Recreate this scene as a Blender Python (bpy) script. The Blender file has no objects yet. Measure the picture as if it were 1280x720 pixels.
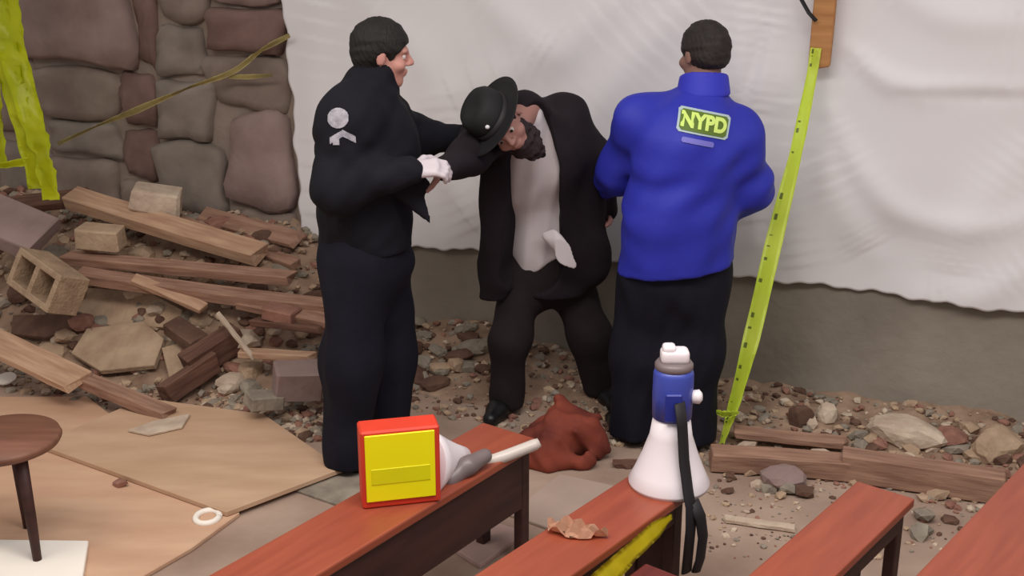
import bpy, bmesh, math, random
import numpy as np
from mathutils import Vector, Matrix
from mathutils.bvhtree import BVHTree

# ------------------------------------------------------------------ camera, world, lights
scene = bpy.context.scene
COL = scene.collection
FPX, PITCH, CAMZ = 1500.0, math.radians(18.0), 2.18
cam_d = bpy.data.cameras.new('camera'); cam = bpy.data.objects.new('camera', cam_d); COL.objects.link(cam)
cam.location = (0, 0, CAMZ); cam.rotation_euler = (math.pi/2 - PITCH, 0, 0)
cam_d.sensor_width = 36.0; cam_d.lens = FPX/1280*36.0; cam_d.clip_start = 0.05
scene.camera = cam

world = bpy.data.worlds.new('world'); scene.world = world; world.use_nodes = True
bg = world.node_tree.nodes['Background']
bg.inputs[0].default_value = (1.0, 0.97, 0.95, 1); bg.inputs[1].default_value = 0.46

def area(name, loc, size, power, color=(1, .96, .92), target=None):
    l = bpy.data.lights.new(name, 'AREA'); l.shape = 'RECTANGLE'; l.size, l.size_y = size; l.energy = power; l.color = color
    o = bpy.data.objects.new(name, l); COL.objects.link(o); o.location = loc
    if target: o.rotation_euler = (Vector(target)-Vector(loc)).to_track_quat('-Z', 'Y').to_euler()
    return o
area('ceiling_light', (-0.2, 2.3, 3.3), (2.4, 0.9), 84)
area('ceiling_light', (1.9, 2.0, 3.3), (2.0, 0.9), 38)
area('ceiling_light', (-2.4, 2.8, 3.3), (1.2, 0.9), 34, (1, .87, .74))

vs = scene.view_settings
vs.view_transform = 'Standard'; vs.look = 'None'; vs.gamma = 1.0; vs.exposure = 0.0; vs.use_curve_mapping = False

# ------------------------------------------------------------------ geometry of the place
CP, SP = math.cos(PITCH), math.sin(PITCH)
def ray(x, y):
    u, v = (x-640)/FPX, (y-360)/FPX
    return Vector((u, CP - v*SP, -SP - v*CP))
def U(x, y, Y):                                  # point seen at (x, y), standing Y metres away
    d = ray(x, y); return Vector((0, 0, CAMZ)) + d*(Y/d.y)
def G(x, y, z=0.0):                              # point seen at (x, y), z metres above the floor
    d = ray(x, y); return Vector((0, 0, CAMZ)) + d*((z-CAMZ)/d.z)
TH = math.radians(22.5)
W0 = Vector((0, 5.53, 0)); WT = Vector((math.cos(TH), -math.sin(TH), 0)); WN = Vector((-math.sin(TH), -math.cos(TH), 0))
def Wp(s, q, z): return W0 + WT*s + WN*q + Vector((0, 0, z))
def wall_hit(x, y, q=0.0):
    d = ray(x, y); o = Vector((0, 0, CAMZ)); k = (q - (o-W0).dot(WN))/d.dot(WN)
    p = o + d*k; return (p-W0).dot(WT), p.z
def sm(a, b, x):
    t = np.clip((x-a)/(b-a), 0, 1); return t*t*(3-2*t)
def heap(X, Y):
    s = (X-W0.x)*WT.x + (Y-W0.y)*WT.y; q = (X-W0.x)*WN.x + (Y-W0.y)*WN.y
    l = 0.60*sm(1.12, 0.02, q)*sm(-0.42, -1.25, s)
    m = 0.17*sm(0.62, 0.0, q)*sm(-0.9, -0.3, s)*sm(0.6, 0.0, s)
    r = 0.085*sm(0.62, 0.05, q)*sm(0.2, 0.9, s)
    n = 0.5*np.sin(7.1*X+3*np.sin(5.3*Y)) + 0.5*np.sin(8.7*Y+2.2*np.sin(6.1*X)) + .35*np.sin(19*X+11*Y) + .35*np.sin(15*X-21*Y)
    h = l+m+r
    return h + 0.022*n*np.clip(h/0.08, 0, 1)
def H(x, y, lift=0.0):                           # point where the sight line meets the rubble heap
    d = ray(x, y); o = Vector((0, 0, CAMZ)); k = 2.0
    ks = np.arange(3.0, 9.0, .008); X, Y, Z = d.x*ks, d.y*ks, CAMZ+d.z*ks
    q = (X-W0.x)*WN.x+(Y-W0.y)*WN.y
    hit = (Z <= np.maximum(heap(X, Y), 0)+lift) | (q < .03); i = int(np.argmax(hit)) if hit.any() else len(ks)-1
    return o + d*float(ks[i])

# ------------------------------------------------------------------ materials
def lin(r, g, b):
    f = lambda c: (c/255/12.92 if c/255 <= .04045 else ((c/255+.055)/1.055)**2.4)
    return (f(r), f(g), f(b), 1)
MATS = {}
def mat(name, rgb, rough=.8, var=.25, scale=6.0, bump=0.0, bscale=None, rgb2=None, stretch=(1, 1, 1), metal=0.0, spec=.35, detail=6):
    if name in MATS: return MATS[name]
    m = bpy.data.materials.new(name); m.use_nodes = True; nt = m.node_tree; N, L = nt.nodes, nt.links
    b = N['Principled BSDF']; b.inputs['Roughness'].default_value = rough; b.inputs['Metallic'].default_value = metal
    b.inputs['Specular IOR Level'].default_value = spec
    c = lin(*rgb); c2 = lin(*rgb2) if rgb2 else tuple(max(0, v*(1-var)) for v in c[:3])+(1,)
    tc = N.new('ShaderNodeTexCoord'); mp = N.new('ShaderNodeMapping'); mp.inputs['Scale'].default_value = stretch
    L.new(tc.outputs['Object'], mp.inputs[0])
    nz = N.new('ShaderNodeTexNoise'); nz.inputs['Scale'].default_value = scale; nz.inputs['Detail'].default_value = detail
    L.new(mp.outputs[0], nz.inputs['Vector'])
    cr = N.new('ShaderNodeValToRGB'); cr.color_ramp.elements[0].position = .32; cr.color_ramp.elements[1].position = .68
    cr.color_ramp.elements[0].color = c2; cr.color_ramp.elements[1].color = c
    L.new(nz.outputs[0], cr.inputs[0]); L.new(cr.outputs[0], b.inputs['Base Color'])
    if bump:
        n2 = N.new('ShaderNodeTexNoise'); n2.inputs['Scale'].default_value = bscale or scale*5; n2.inputs['Detail'].default_value = 5
        L.new(mp.outputs[0], n2.inputs['Vector'])
        bp = N.new('ShaderNodeBump'); bp.inputs['Strength'].default_value = bump; bp.inputs['Distance'].default_value = .01
        L.new(n2.outputs[0], bp.inputs['Height']); L.new(bp.outputs[0], b.inputs['Normal'])
    MATS[name] = m; return m

M_floor = mat('dusty concrete floor', (176, 152, 136), .9, scale=2.2, rgb2=(140, 116, 102), bump=.3, bscale=30)
M_conc = mat('grey concrete wall', (152, 142, 131), .92, scale=1.6, rgb2=(126, 117, 106), bump=.5, bscale=18)
M_mort = mat('mortar', (150, 134, 123), .95, scale=4, bump=.6, bscale=25)
M_sheet = mat('white plastic sheeting', (226, 222, 224), .55, .04, scale=1.5, spec=.3)
M_wood = mat('old brown timber', (164, 128, 108), .8, scale=5, rgb2=(128, 94, 78), stretch=(1, 9, 9), bump=.25, bscale=14)
M_wood2 = mat('pale tan timber', (192, 158, 130), .8, scale=5, rgb2=(164, 126, 102), stretch=(1, 9, 9), bump=.2, bscale=14)
M_wood3 = mat('dark weathered timber', (116, 84, 70), .85, scale=5, rgb2=(84, 56, 46), stretch=(1, 9, 9), bump=.25, bscale=14)
M_ply = mat('plywood', (196, 163, 135), .75, scale=2.2, rgb2=(180, 146, 118), stretch=(1, 4, 1), bump=.08)
M_ply2 = mat('warm plywood', (202, 166, 138), .75, scale=1.8, rgb2=(186, 146, 120), stretch=(1, 4, 1), bump=.08)
M_stud = mat('orange brown stud', (186, 134, 84), .7, scale=4, rgb2=(160, 108, 64), stretch=(9, 9, 1))
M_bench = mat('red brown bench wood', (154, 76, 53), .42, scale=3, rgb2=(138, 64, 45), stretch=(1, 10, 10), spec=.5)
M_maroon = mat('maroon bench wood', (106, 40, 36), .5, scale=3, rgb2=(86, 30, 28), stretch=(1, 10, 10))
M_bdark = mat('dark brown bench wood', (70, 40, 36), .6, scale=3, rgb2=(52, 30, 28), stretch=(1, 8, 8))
M_btop = mat('brown varnished stool wood', (128, 86, 68), .5, scale=3, rgb2=(104, 68, 54), stretch=(1, 8, 1))
M_dirt = mat('rubble dirt', (168, 141, 120), .95, scale=7, rgb2=(122, 97, 80), bump=1.0, bscale=28)
M_st = [mat('grey brown stone', (144, 128, 118), .9, scale=4, rgb2=(118, 103, 94), bump=.6, bscale=14),
        mat('pinkish stone', (152, 130, 125), .9, scale=4, rgb2=(128, 106, 101), bump=.6, bscale=14),
        mat('red brown stone', (128, 102, 95), .9, scale=4, rgb2=(104, 80, 74), bump=.6, bscale=14),
        mat('grey stone', (142, 130, 121), .9, scale=4, rgb2=(118, 107, 99), bump=.6, bscale=14)]
M_rub = [mat('tan rubble', (186, 160, 134), .95, scale=9, rgb2=(156, 130, 108), bump=.6),
         mat('brick rubble', (158, 116, 100), .95, scale=9, rgb2=(126, 86, 74), bump=.6),
         mat('grey rubble', (156, 144, 130), .95, scale=9, rgb2=(122, 112, 100), bump=.6),
         mat('pale plaster rubble', (204, 186, 166), .95, scale=9, rgb2=(172, 150, 132), bump=.6),
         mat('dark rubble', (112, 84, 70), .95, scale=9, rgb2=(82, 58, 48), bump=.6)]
M_block = mat('tan cinder block', (176, 150, 124), .95, scale=12, rgb2=(146, 122, 100), bump=.7)
M_black = mat('black strap', (34, 30, 34), .6, .2)
M_white = mat('white plastic', (236, 226, 230), .35, .05, spec=.5)
M_mega = mat('blue plastic', (60, 74, 166), .35, .15, spec=.5)
M_grey = mat('grey plastic', (118, 104, 104), .4, .2, spec=.5)
M_rod = mat('pale grey tube', (206, 194, 186), .35, .1, spec=.5)
M_red = mat('red cardboard', (214, 62, 40), .55, .2, scale=4)
M_yel = mat('yellow panel', (250, 240, 10), .5, scale=1.0, rgb2=(238, 226, 6))
M_olive = mat('olive stripe', (226, 220, 8), .5, .1)
M_paper = mat('white board', (240, 232, 222), .7, .06)
M_cloth = mat('red cloth', (142, 66, 48), .85, scale=5, rgb2=(88, 36, 30), bump=.3)
M_peach = mat('peach paper', (226, 176, 146), .8, .15)
M_navy = mat('black navy uniform cloth', (25, 24, 32), .85, .25, scale=9, bump=.15, bscale=60, spec=.2)
M_trou = mat('dark navy trousers', (24, 23, 35), .85, .25, scale=9, bump=.15, bscale=60, spec=.2)
M_coat = mat('black coat cloth', (36, 28, 34), .85, .25, scale=9, bump=.15, bscale=60, spec=.2)
M_ctr = mat('dark brown black trousers', (40, 31, 34), .85, .25, scale=9, bump=.15, bscale=60, spec=.2)
M_shirt = mat('white shirt', (206, 196, 198), .8, .08, scale=6)
M_blue = mat('royal blue jacket', (42, 48, 170), .6, .2, scale=3, bump=.12, bscale=40, spec=.35)
M_bcol = mat('blue jacket collar', (50, 54, 186), .6, .1)
M_skin = mat('skin', (196, 140, 128), .6, .1, scale=8)
M_skin2 = mat('shaded skin', (168, 122, 112), .6, .1, scale=8)
M_skin3 = mat('brown skin', (140, 104, 92), .6, .1, scale=8)
M_glove = mat('pale glove', (208, 196, 202), .6, .1, scale=10)
M_hair = mat('black hair', (34, 30, 28), .7, .4, scale=30, bump=.5, bscale=60, stretch=(3, 1, 1))
M_hair2 = mat('dark brown hair', (46, 38, 36), .75, .4, scale=30, bump=.5, bscale=60)
M_beard = mat('dark beard', (48, 34, 38), .8, .4, scale=30, bump=.5, bscale=60)
M_hat = mat('black felt hat', (28, 27, 29), .75, .2, scale=12)
M_eye = mat('eye white', (200, 190, 186), .3, .02)
M_iris = mat('dark iris', (40, 28, 22), .3, .02)
M_shoe = mat('black shoe leather', (22, 20, 22), .4, .2)
M_patchw = mat('pale embroidered patch', (176, 172, 180), .8, rgb2=(140, 138, 148), scale=60)
M_patchb = mat('white green print', (176, 192, 196), .6, .1)
M_patchg = mat('olive green print', (96, 120, 46), .6, .2)
M_lime = mat('lime print', (206, 230, 120), .6, .05)
M_lav = mat('lavender print', (116, 112, 196), .6, .1)
M_speck = mat('white pin', (220, 216, 220), .4, .02)

def tape_mat(name, rgb, rgb2, dark=True):
    m = mat(name, rgb, .35, scale=5, rgb2=rgb2, spec=.5); nt = m.node_tree; N, L = nt.nodes, nt.links
    b = N['Principled BSDF']; src = b.inputs['Base Color'].links[0].from_socket
    if dark:   # smudged dark print down the middle, by the ribbon's own UV
        uv = N.new('ShaderNodeUVMap'); sp = N.new('ShaderNodeSeparateXYZ'); L.new(uv.outputs[0], sp.inputs[0])
        nz = N.new('ShaderNodeTexNoise'); nz.noise_dimensions = '1D'; nz.inputs['Scale'].default_value = 22; L.new(sp.outputs[1], nz.inputs['W'])
        g = N.new('ShaderNodeMath'); g.operation = 'GREATER_THAN'; g.inputs[1].default_value = .6; L.new(nz.outputs[0], g.inputs[0])
        a = N.new('ShaderNodeMath'); a.operation = 'COMPARE'; a.inputs[1].default_value = .24; a.inputs[2].default_value = .10; L.new(sp.outputs[0], a.inputs[0])
        mu = N.new('ShaderNodeMath'); mu.operation = 'MULTIPLY'; L.new(g.outputs[0], mu.inputs[0]); L.new(a.outputs[0], mu.inputs[1])
        mx = N.new('ShaderNodeMix'); mx.data_type = 'RGBA'; L.new(mu.outputs[0], mx.inputs[0]); L.new(src, mx.inputs[6]); mx.inputs[7].default_value = lin(128, 142, 60)
        L.new(mx.outputs[2], b.inputs['Base Color'])
    return m
M_tape = tape_mat('lime caution tape', (230, 246, 100), (218, 238, 72))
M_tape2 = tape_mat('yellow green caution tape', (222, 228, 24), (200, 208, 8), False)
M_tape3 = tape_mat('dusty yellow tape', (206, 190, 128), (140, 124, 84), False)
M_tape4 = tape_mat('yellow bench tape', (232, 214, 40), (196, 178, 16), False)

# ------------------------------------------------------------------ helpers
def tag(o, label, cat, group=None, kind=None):
    if label: o['label'] = label
    if cat: o['category'] = cat
    if group: o['group'] = group
    if kind: o['kind'] = kind
    return o
def empty(name, loc, label=None, cat=None, group=None, rz=0.0):
    o = bpy.data.objects.new(name, None); COL.objects.link(o); o.location = loc; o.rotation_euler = (0, 0, rz)
    o.empty_display_size = .1
    return tag(o, label, cat, group)
def link(name, me, material, parent=None, smooth=False, origin=None):
    """me: mesh in world coordinates (or in the parent's frame when origin is None)."""
    if origin is not None: me.transform(Matrix.Translation(-Vector(origin)))
    for x in (material if isinstance(material, (list, tuple)) else [material]): me.materials.append(x)
    if smooth: me.polygons.foreach_set('use_smooth', [True]*len(me.polygons))
    o = bpy.data.objects.new(name, me); COL.objects.link(o)
    if parent: o.parent = parent
    return o
def from_bm(bm, name='mesh'):
    bmesh.ops.recalc_face_normals(bm, faces=bm.faces); me = bpy.data.meshes.new(name); bm.to_mesh(me); bm.free(); return me
def box_bm(sx, sy, sz, loc=(0, 0, 0), bevel=0.0, bm=None, rot=None, seg=1):
    b2 = bmesh.new(); r = bmesh.ops.create_cube(b2, size=1); bmesh.ops.scale(b2, vec=(sx, sy, sz), verts=b2.verts)
    if bevel: bmesh.ops.bevel(b2, geom=b2.edges[:], offset=bevel, segments=seg, affect='EDGES', profile=.5)
    if rot is not None: bmesh.ops.transform(b2, matrix=rot, verts=b2.verts)
    bmesh.ops.translate(b2, vec=loc, verts=b2.verts)
    if bm is None: return b2
    t = bpy.data.meshes.new('t'); b2.to_mesh(t); b2.free(); bm.from_mesh(t); bpy.data.meshes.remove(t); return bm
def frame(x, up=(0, 0, 1), roll=0.0):
    x = Vector(x).normalized(); y = Vector(up).cross(x).normalized(); z = x.cross(y)
    return Matrix((x, y, z)).transposed() @ Matrix.Rotation(roll, 3, 'X')
def lathe(profile, n=32, cap=True):
    bm = bmesh.new(); rings = []
    for r, z in profile:
        rings.append([bm.verts.new((r*math.cos(2*math.pi*i/n), r*math.sin(2*math.pi*i/n), z)) for i in range(n)])
    for a, b in zip(rings, rings[1:]):
        for i in range(n): bm.faces.new((a[i], a[(i+1) % n], b[(i+1) % n], b[i]))
    if cap: bm.faces.new(rings[0]); bm.faces.new(rings[-1])
    return bm
def crom(pts, n=8):
    P = [Vector(p) for p in pts]; P = [P[0]*2-P[1]] + P + [P[-1]*2-P[-2]]; out = []
    for i in range(1, len(P)-2):
        for k in range(n):
            t = k/n; a, b, c, d = P[i-1:i+3]
            out.append(.5*((2*b)+(c-a)*t+(2*a-5*b+4*c-d)*t*t+(3*b-a-3*c+d)*t**3))
    return out+[P[-2]]
def ribbon(pts, widths, twists, side, thick=.0012, n=10, nw=5, crumple=.0, seed=0):
    """strip of tape through pts; side = the strip's width direction before twisting."""
    rnd = random.Random(seed); C = crom(pts, n); m = len(C); ph = [rnd.uniform(0, 6) for _ in range(4)]
    bm = bmesh.new(); uvl = bm.loops.layers.uv.new('UVMap'); rows = []; T = 0
    def ip(arr, t):
        x = t*(len(arr)-1); i = min(int(x), len(arr)-2); return arr[i]*(1-(x-i))+arr[i+1]*(x-i)
    vv = []
    for i, c in enumerate(C):
        t = i/(m-1); tan = (C[min(i+1, m-1)]-C[max(i-1, 0)]).normalized(); sd = Vector(side); sd = (sd-tan*sd.dot(tan)).normalized()
        sd = Matrix.Rotation(ip(twists, t), 3, tan) @ sd; nr = tan.cross(sd); w = ip(widths, t)
        if i: T += (C[i]-C[i-1]).length
        row = []
        for j in range(nw):
            a = j/(nw-1)-.5
            off = crumple*(math.sin(9*a+ph[0]+3*t)*math.sin(40*t+ph[1])+.6*math.sin(70*t*(1+a)+ph[2]))
            row.append(bm.verts.new(c+sd*(a*w)+nr*off))
        rows.append(row); vv.append(T)
    for i in range(m-1):
        for j in range(nw-1):
            f = bm.faces.new((rows[i][j], rows[i][j+1], rows[i+1][j+1], rows[i+1][j]))
            for lp, (a, b) in zip(f.loops, ((i, j), (i, j+1), (i+1, j+1), (i+1, j))): lp[uvl].uv = (b/(nw-1), vv[a])
    bmesh.ops.solidify(bm, geom=bm.faces[:], thickness=thick)
    me = bpy.data.meshes.new('ribbon'); bm.to_mesh(me); bm.free(); return me
def tube(pts, radii, n=10, flat=1.0):
    bm = bmesh.new(); rings = []; C = [Vector(p) for p in pts]
    for i, c in enumerate(C):
        tan = (C[min(i+1, len(C)-1)]-C[max(i-1, 0)]).normalized(); a = tan.orthogonal().normalized() if i == 0 else (a-tan*a.dot(tan)).normalized(); b = tan.cross(a)
        r = radii[i] if isinstance(radii, (list, tuple)) else radii
        rings.append([bm.verts.new(c+a*(r*math.cos(2*math.pi*k/n))+b*(r*flat*math.sin(2*math.pi*k/n))) for k in range(n)])
    for p, q in zip(rings, rings[1:]):
        for k in range(n): bm.faces.new((p[k], p[(k+1) % n], q[(k+1) % n], q[k]))
    bm.faces.new(rings[0]); bm.faces.new(rings[-1]); return bm
def rock_bm(sx, sy, sz, seed, sub=2, rough=.18, boxy=.5):
    rnd = random.Random(seed); bm = bmesh.new(); bmesh.ops.create_icosphere(bm, subdivisions=sub, radius=1)
    pl = [(Vector((rnd.gauss(0, 1), rnd.gauss(0, 1), rnd.gauss(0, 1))).normalized(), rnd.uniform(.55, .85)) for _ in range(9)]
    for v in bm.verts:
        p = v.co.copy(); mx = max(abs(c) for c in p); p = p.lerp(p/mx*.85, boxy)
        for nrm, d in pl:
            e = p.dot(nrm)-d
            if e > 0: p -= nrm*e*.85
        p *= 1+rnd.uniform(-rough, rough)*.25
        v.co = Vector((p.x*sx/2, p.y*sy/2, p.z*sz/2))*1.2
    return bm
def rock(name, pos, size, material, seed, label, cat='stone', group=None, rot=None, sub=2, rest=True):
    me = from_bm(rock_bm(*size, seed, sub)); rnd = random.Random(seed+7)
    o = link(name, me, material); o.rotation_euler = rot or (rnd.uniform(-.3, .3), rnd.uniform(-.3, .3), rnd.uniform(0, 6)); o.location = pos
    return tag(o, label, cat, group)
def heapz(p): return max(0.0, float(heap(p[0], p[1])))

# ------------------------------------------------------------------ implicit surfaces for bodies and clothes
class Sdf:
    def __init__(s, lo, hi, h):
        s.lo = np.array(lo, float); s.h = h; n = np.ceil((np.array(hi)-s.lo)/h).astype(int)+1; s.n = n
        s.F = np.full(n, .4, np.float32); s.ax = [s.lo[i]+h*np.arange(n[i]) for i in range(3)]
    def _sl(s, lo, hi):
        sl = []
        for i in range(3):
            a = int(np.clip((lo[i]-s.lo[i])//s.h, 0, s.n[i]-1)); b = int(np.clip((hi[i]-s.lo[i])//s.h+2, a+1, s.n[i])); sl.append(slice(a, b))
        return tuple(sl)
    def _P(s, sl): return np.meshgrid(*[s.ax[i][sl[i]] for i in range(3)], indexing='ij', sparse=True)
    def _mix(s, sl, d, k, sub):
        F = s.F[sl]
        if sub: d = -d; h = np.maximum(k-np.abs(F-d), 0)/k; s.F[sl] = np.maximum(F, d)+h*h*k*.25
        else: h = np.maximum(k-np.abs(F-d), 0)/k; s.F[sl] = np.minimum(F, d)-h*h*k*.25
    def cone(s, a, b, ra, rb, k=.03, sub=False, ax=None, f=1.0):
        a, b = np.array(a, float), np.array(b, float); R = max(ra, rb); mg = R*max(1, f)+k+.05
        sl = s._sl(np.minimum(a, b)-mg, np.maximum(a, b)+mg); X, Y, Z = s._P(sl)
        X, Y, Z = np.broadcast_arrays(X-a[0], Y-a[1], Z-a[2]); ab = b-a
        if ax is not None:
            ax = np.array(ax, float); ax /= np.linalg.norm(ax); c = (1/f-1); dt = X*ax[0]+Y*ax[1]+Z*ax[2]
            X = X+c*dt*ax[0]; Y = Y+c*dt*ax[1]; Z = Z+c*dt*ax[2]; ab = ab+c*ab.dot(ax)*ax
        t = np.clip((X*ab[0]+Y*ab[1]+Z*ab[2])/max(ab.dot(ab), 1e-9), 0, 1)
        d = np.sqrt((X-t*ab[0])**2+(Y-t*ab[1])**2+(Z-t*ab[2])**2)-(ra+(rb-ra)*t)
        s._mix(sl, d.astype(np.float32), k, sub)
    def ball(s, c, r, R=None, k=.02, sub=False):
        """ellipsoid, radii r along the rows of R."""
        c = np.array(c, float); R = np.eye(3) if R is None else np.array(R, float); r = np.array(r, float); mg = r.max()+k+.03
        sl = s._sl(c-mg, c+mg); X, Y, Z = s._P(sl); X, Y, Z = np.broadcast_arrays(X-c[0], Y-c[1], Z-c[2])
        u = [(X*R[i][0]+Y*R[i][1]+Z*R[i][2])/r[i] for i in range(3)]
        k0 = np.sqrt(u[0]**2+u[1]**2+u[2]**2); k1 = np.sqrt((u[0]/r[0])**2+(u[1]/r[1])**2+(u[2]/r[2])**2)
        s._mix(sl, (k0*(k0-1)/np.maximum(k1, 1e-6)).astype(np.float32), k, sub)
    def half(s, c, n, k=.01):
        """cut away everything on the side n points to."""
        n = np.array(n, float); n /= np.linalg.norm(n); X, Y, Z = s._P((slice(None),)*3)
        d = -((X-c[0])*n[0]+(Y-c[1])*n[1]+(Z-c[2])*n[2])
        s._mix((slice(None),)*3, d.astype(np.float32)+0*s.F, k, True)
    def folds(s, amp, freq, seed=0, stretch=(1, 1, 1)):
        rnd = random.Random(seed); X, Y, Z = s._P((slice(None),)*3)
        X, Y, Z = X*stretch[0], Y*stretch[1], Z*stretch[2]
        r = lambda: rnd.uniform(-1, 1)
        w = .9*np.sin(freq*.45*(X*r()+Y*r()+Z)+r()*3)
        f = np.sin(freq*(X*r()+Y*r()+Z*.8)+w*1.6+r()*3)+.7*np.sin(freq*1.7*(X*r()+Y*r()+Z*r())+w+r()*3)+.5*np.sin(freq*2.6*(X*r()+Y*r()+Z*r())-w)
        s.F += (amp*.5*f).astype(np.float32)
    def mesh(s, name='sdf'):
        F, h = s.F, s.h; F[0] = F[-1] = .4; F[:, 0] = F[:, -1] = .4; F[:, :, 0] = F[:, :, -1] = .4
        ins = F < 0; n = np.array(F.shape)-1; cnt = np.zeros(n, np.int8)
        for i in (0, 1):
            for j in (0, 1):
                for k in (0, 1): cnt += ins[i:n[0]+i, j:n[1]+j, k:n[2]+k]
        act = (cnt > 0) & (cnt < 8); idx = np.full(n, -1, np.int64); A = np.argwhere(act); idx[act] = np.arange(len(A))
        S = np.zeros((len(A), 3)); C = np.zeros(len(A))
        corner = [(i, j, k) for i in (0, 1) for j in (0, 1) for k in (0, 1)]
        for ca in corner:
            for ax in range(3):
                if ca[ax]: continue
                cb = list(ca); cb[ax] = 1
                fa = F[A[:, 0]+ca[0], A[:, 1]+ca[1], A[:, 2]+ca[2]]; fb = F[A[:, 0]+cb[0], A[:, 1]+cb[1], A[:, 2]+cb[2]]
                x = (fa < 0) != (fb < 0); t = np.where(x, fa/np.where(x, fa-fb, 1), 0); p = np.tile(np.array(ca, float), (len(A), 1)); p[:, ax] += t
                S[x] += p[x]; C[x] += 1
        V = s.lo+(A+S/C[:, None])*h; Q = []
        for ax in range(3):
            a = [slice(None)]*3; b = [slice(None)]*3; a[ax] = slice(0, -1); b[ax] = slice(1, None)
            E = np.argwhere(ins[tuple(a)] != ins[tuple(b)]); u, v = (ax+1) % 3, (ax+2) % 3
            E = E[(E[:, u] > 0) & (E[:, v] > 0) & (E[:, u] < n[u]) & (E[:, v] < n[v])]
            def g(du, dv):
                e = E.copy(); e[:, u] += du; e[:, v] += dv; return idx[e[:, 0], e[:, 1], e[:, 2]]
            q = np.stack([g(-1, -1), g(0, -1), g(0, 0), g(-1, 0)], 1); fl = ~ins[E[:, 0], E[:, 1], E[:, 2]]; q[fl] = q[fl][:, ::-1]; Q.append(q)
        Q = np.concatenate(Q); Q = Q[(Q >= 0).all(1)]
        me = bpy.data.meshes.new(name); me.vertices.add(len(V)); me.vertices.foreach_set('co', V.astype(np.float32).ravel())
        me.loops.add(len(Q)*4); me.loops.foreach_set('vertex_index', Q.astype(np.int32).ravel())
        me.polygons.add(len(Q)); me.polygons.foreach_set('loop_start', np.arange(0, len(Q)*4, 4, dtype=np.int32))
        me.update(calc_edges=True); me.validate(); return me

def bvh(me):
    return BVHTree.FromPolygons([v.co.copy() for v in me.vertices], [tuple(p.vertices) for p in me.polygons])
def decal(tree, centre, right, up, direction, verts2, faces, off=.004, thick=.0015):
    """thin print laid on a garment: 2-D points pushed along direction onto the cloth."""
    d = Vector(direction).normalized(); V = []
    for a, b in verts2:
        o = Vector(centre)+Vector(right)*a+Vector(up)*b-d*.4; hit = tree.ray_cast(o, d, 1.0)[0]
        V.append((hit if hit else o+d*.4)-d*off)
    me = bpy.data.meshes.new('print'); me.from_pydata([tuple(v) for v in V], [], faces); me.update(); return me
def grid2(poly_in, x0, x1, y0, y1, n, m):
    vs2 = [(x0+(x1-x0)*i/n, y0+(y1-y0)*j/m) for j in range(m+1) for i in range(n+1)]; fs = []
    for j in range(m):
        for i in range(n):
            c = (x0+(x1-x0)*(i+.5)/n, y0+(y1-y0)*(j+.5)/m)
            if poly_in(*c): k = j*(n+1)+i; fs.append((k, k+1, k+n+2, k+n+1))
    used = sorted({i for f in fs for i in f}); mp = {o: i for i, o in enumerate(used)}
    return [vs2[i] for i in used], [tuple(mp[i] for i in f) for f in fs]

def hand(S, wrist, d, nrm, side, curl=.5, sc=1.0, grow=0.0, spread=.05):
    """palm and five fingers: d = finger direction, nrm = the way the palm faces, side = the way the thumb leaves."""
    d = Vector(d).normalized(); nrm = Vector(nrm); nrm = (nrm-d*nrm.dot(d)).normalized(); sd = d.cross(nrm).normalized()
    if sd.dot(Vector(side)) < 0: sd = -sd
    W = Vector(wrist); g = grow
    for o, l in ((-.026, .088), (-.009, .094), (.009, .095), (.026, .09)):
        S.cone(W+sd*o*.7*sc, W+d*l*sc+sd*o*sc, (.016+g)*sc, (.0125+g)*sc, k=.012)
    for o, l, r in ((-.031, (.030, .020, .017), .0082), (-.011, (.042, .026, .02), .009), (.010, (.046, .029, .021), .0094), (.031, (.041, .026, .02), .0092)):
        p = W+d*.092*sc+sd*o*sc; a = 0.0; dd = (d+sd*o*spread/.03).normalized()
        for i, L in enumerate(l):
            a += curl*(.75, .95, .6)[i]; v = (dd*math.cos(a)+nrm*math.sin(a)).normalized(); q = p+v*L*sc
            S.cone(p, q, (r+g-.0006*i)*sc, (r+g-.0006*(i+1))*sc, k=.004); p = q
    p = W+d*.03*sc+sd*.026*sc; a = curl*.5
    for i, L in enumerate((.042, .032, .026)):
        v = (sd*(.85-.35*i)+d*(.55+.25*i)+nrm*(.35+.35*i*curl)).normalized(); q = p+v*L*sc
        S.cone(p, q, (.0145-.002*i+g)*sc, (.0125-.0018*i+g)*sc, k=.006); p = q

def head_rot(up, fwd):
    z = Vector(up).normalized(); y = Vector(fwd); y = (y-z*y.dot(z)).normalized(); x = y.cross(z); return x, y, z
def head(S, c, up, fwd):
    x, y, z = head_rot(up, fwd); R = [tuple(x), tuple(y), tuple(z)]
    L = lambda a, b, e: Vector(c)+x*a+y*b+z*e
    S.ball(L(0, -.012, .032), (.075, .096, .086), R, k=.02)
    S.ball(L(0, .026, -.045), (.058, .064, .074), R, k=.03)
    S.ball(L(0, .066, -.098), (.026, .022, .02), R, k=.03)
    S.ball(L(0, .076, .022), (.05, .02, .011), R, k=.02)
    for s_ in (-1, 1):
        S.ball(L(s_*.033, .1, .002), (.017, .014, .012), R, k=.012, sub=True)
        S.ball(L(s_*.04, .062, -.03), (.026, .026, .022), R, k=.02)
        S.ball(L(s_*.077, -.008, -.006), (.009, .019, .031), R, k=.008)
        S.ball(L(s_*.012, .098, -.026), (.009, .011, .008), R, k=.006)
    S.cone(L(0, .088, .014), L(0, .112, -.02), .009, .012, k=.012)
    S.ball(L(0, .092, -.052), (.024, .012, .007), R, k=.006)
    S.ball(L(0, .089, -.065), (.021, .012, .007), R, k=.006)
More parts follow.
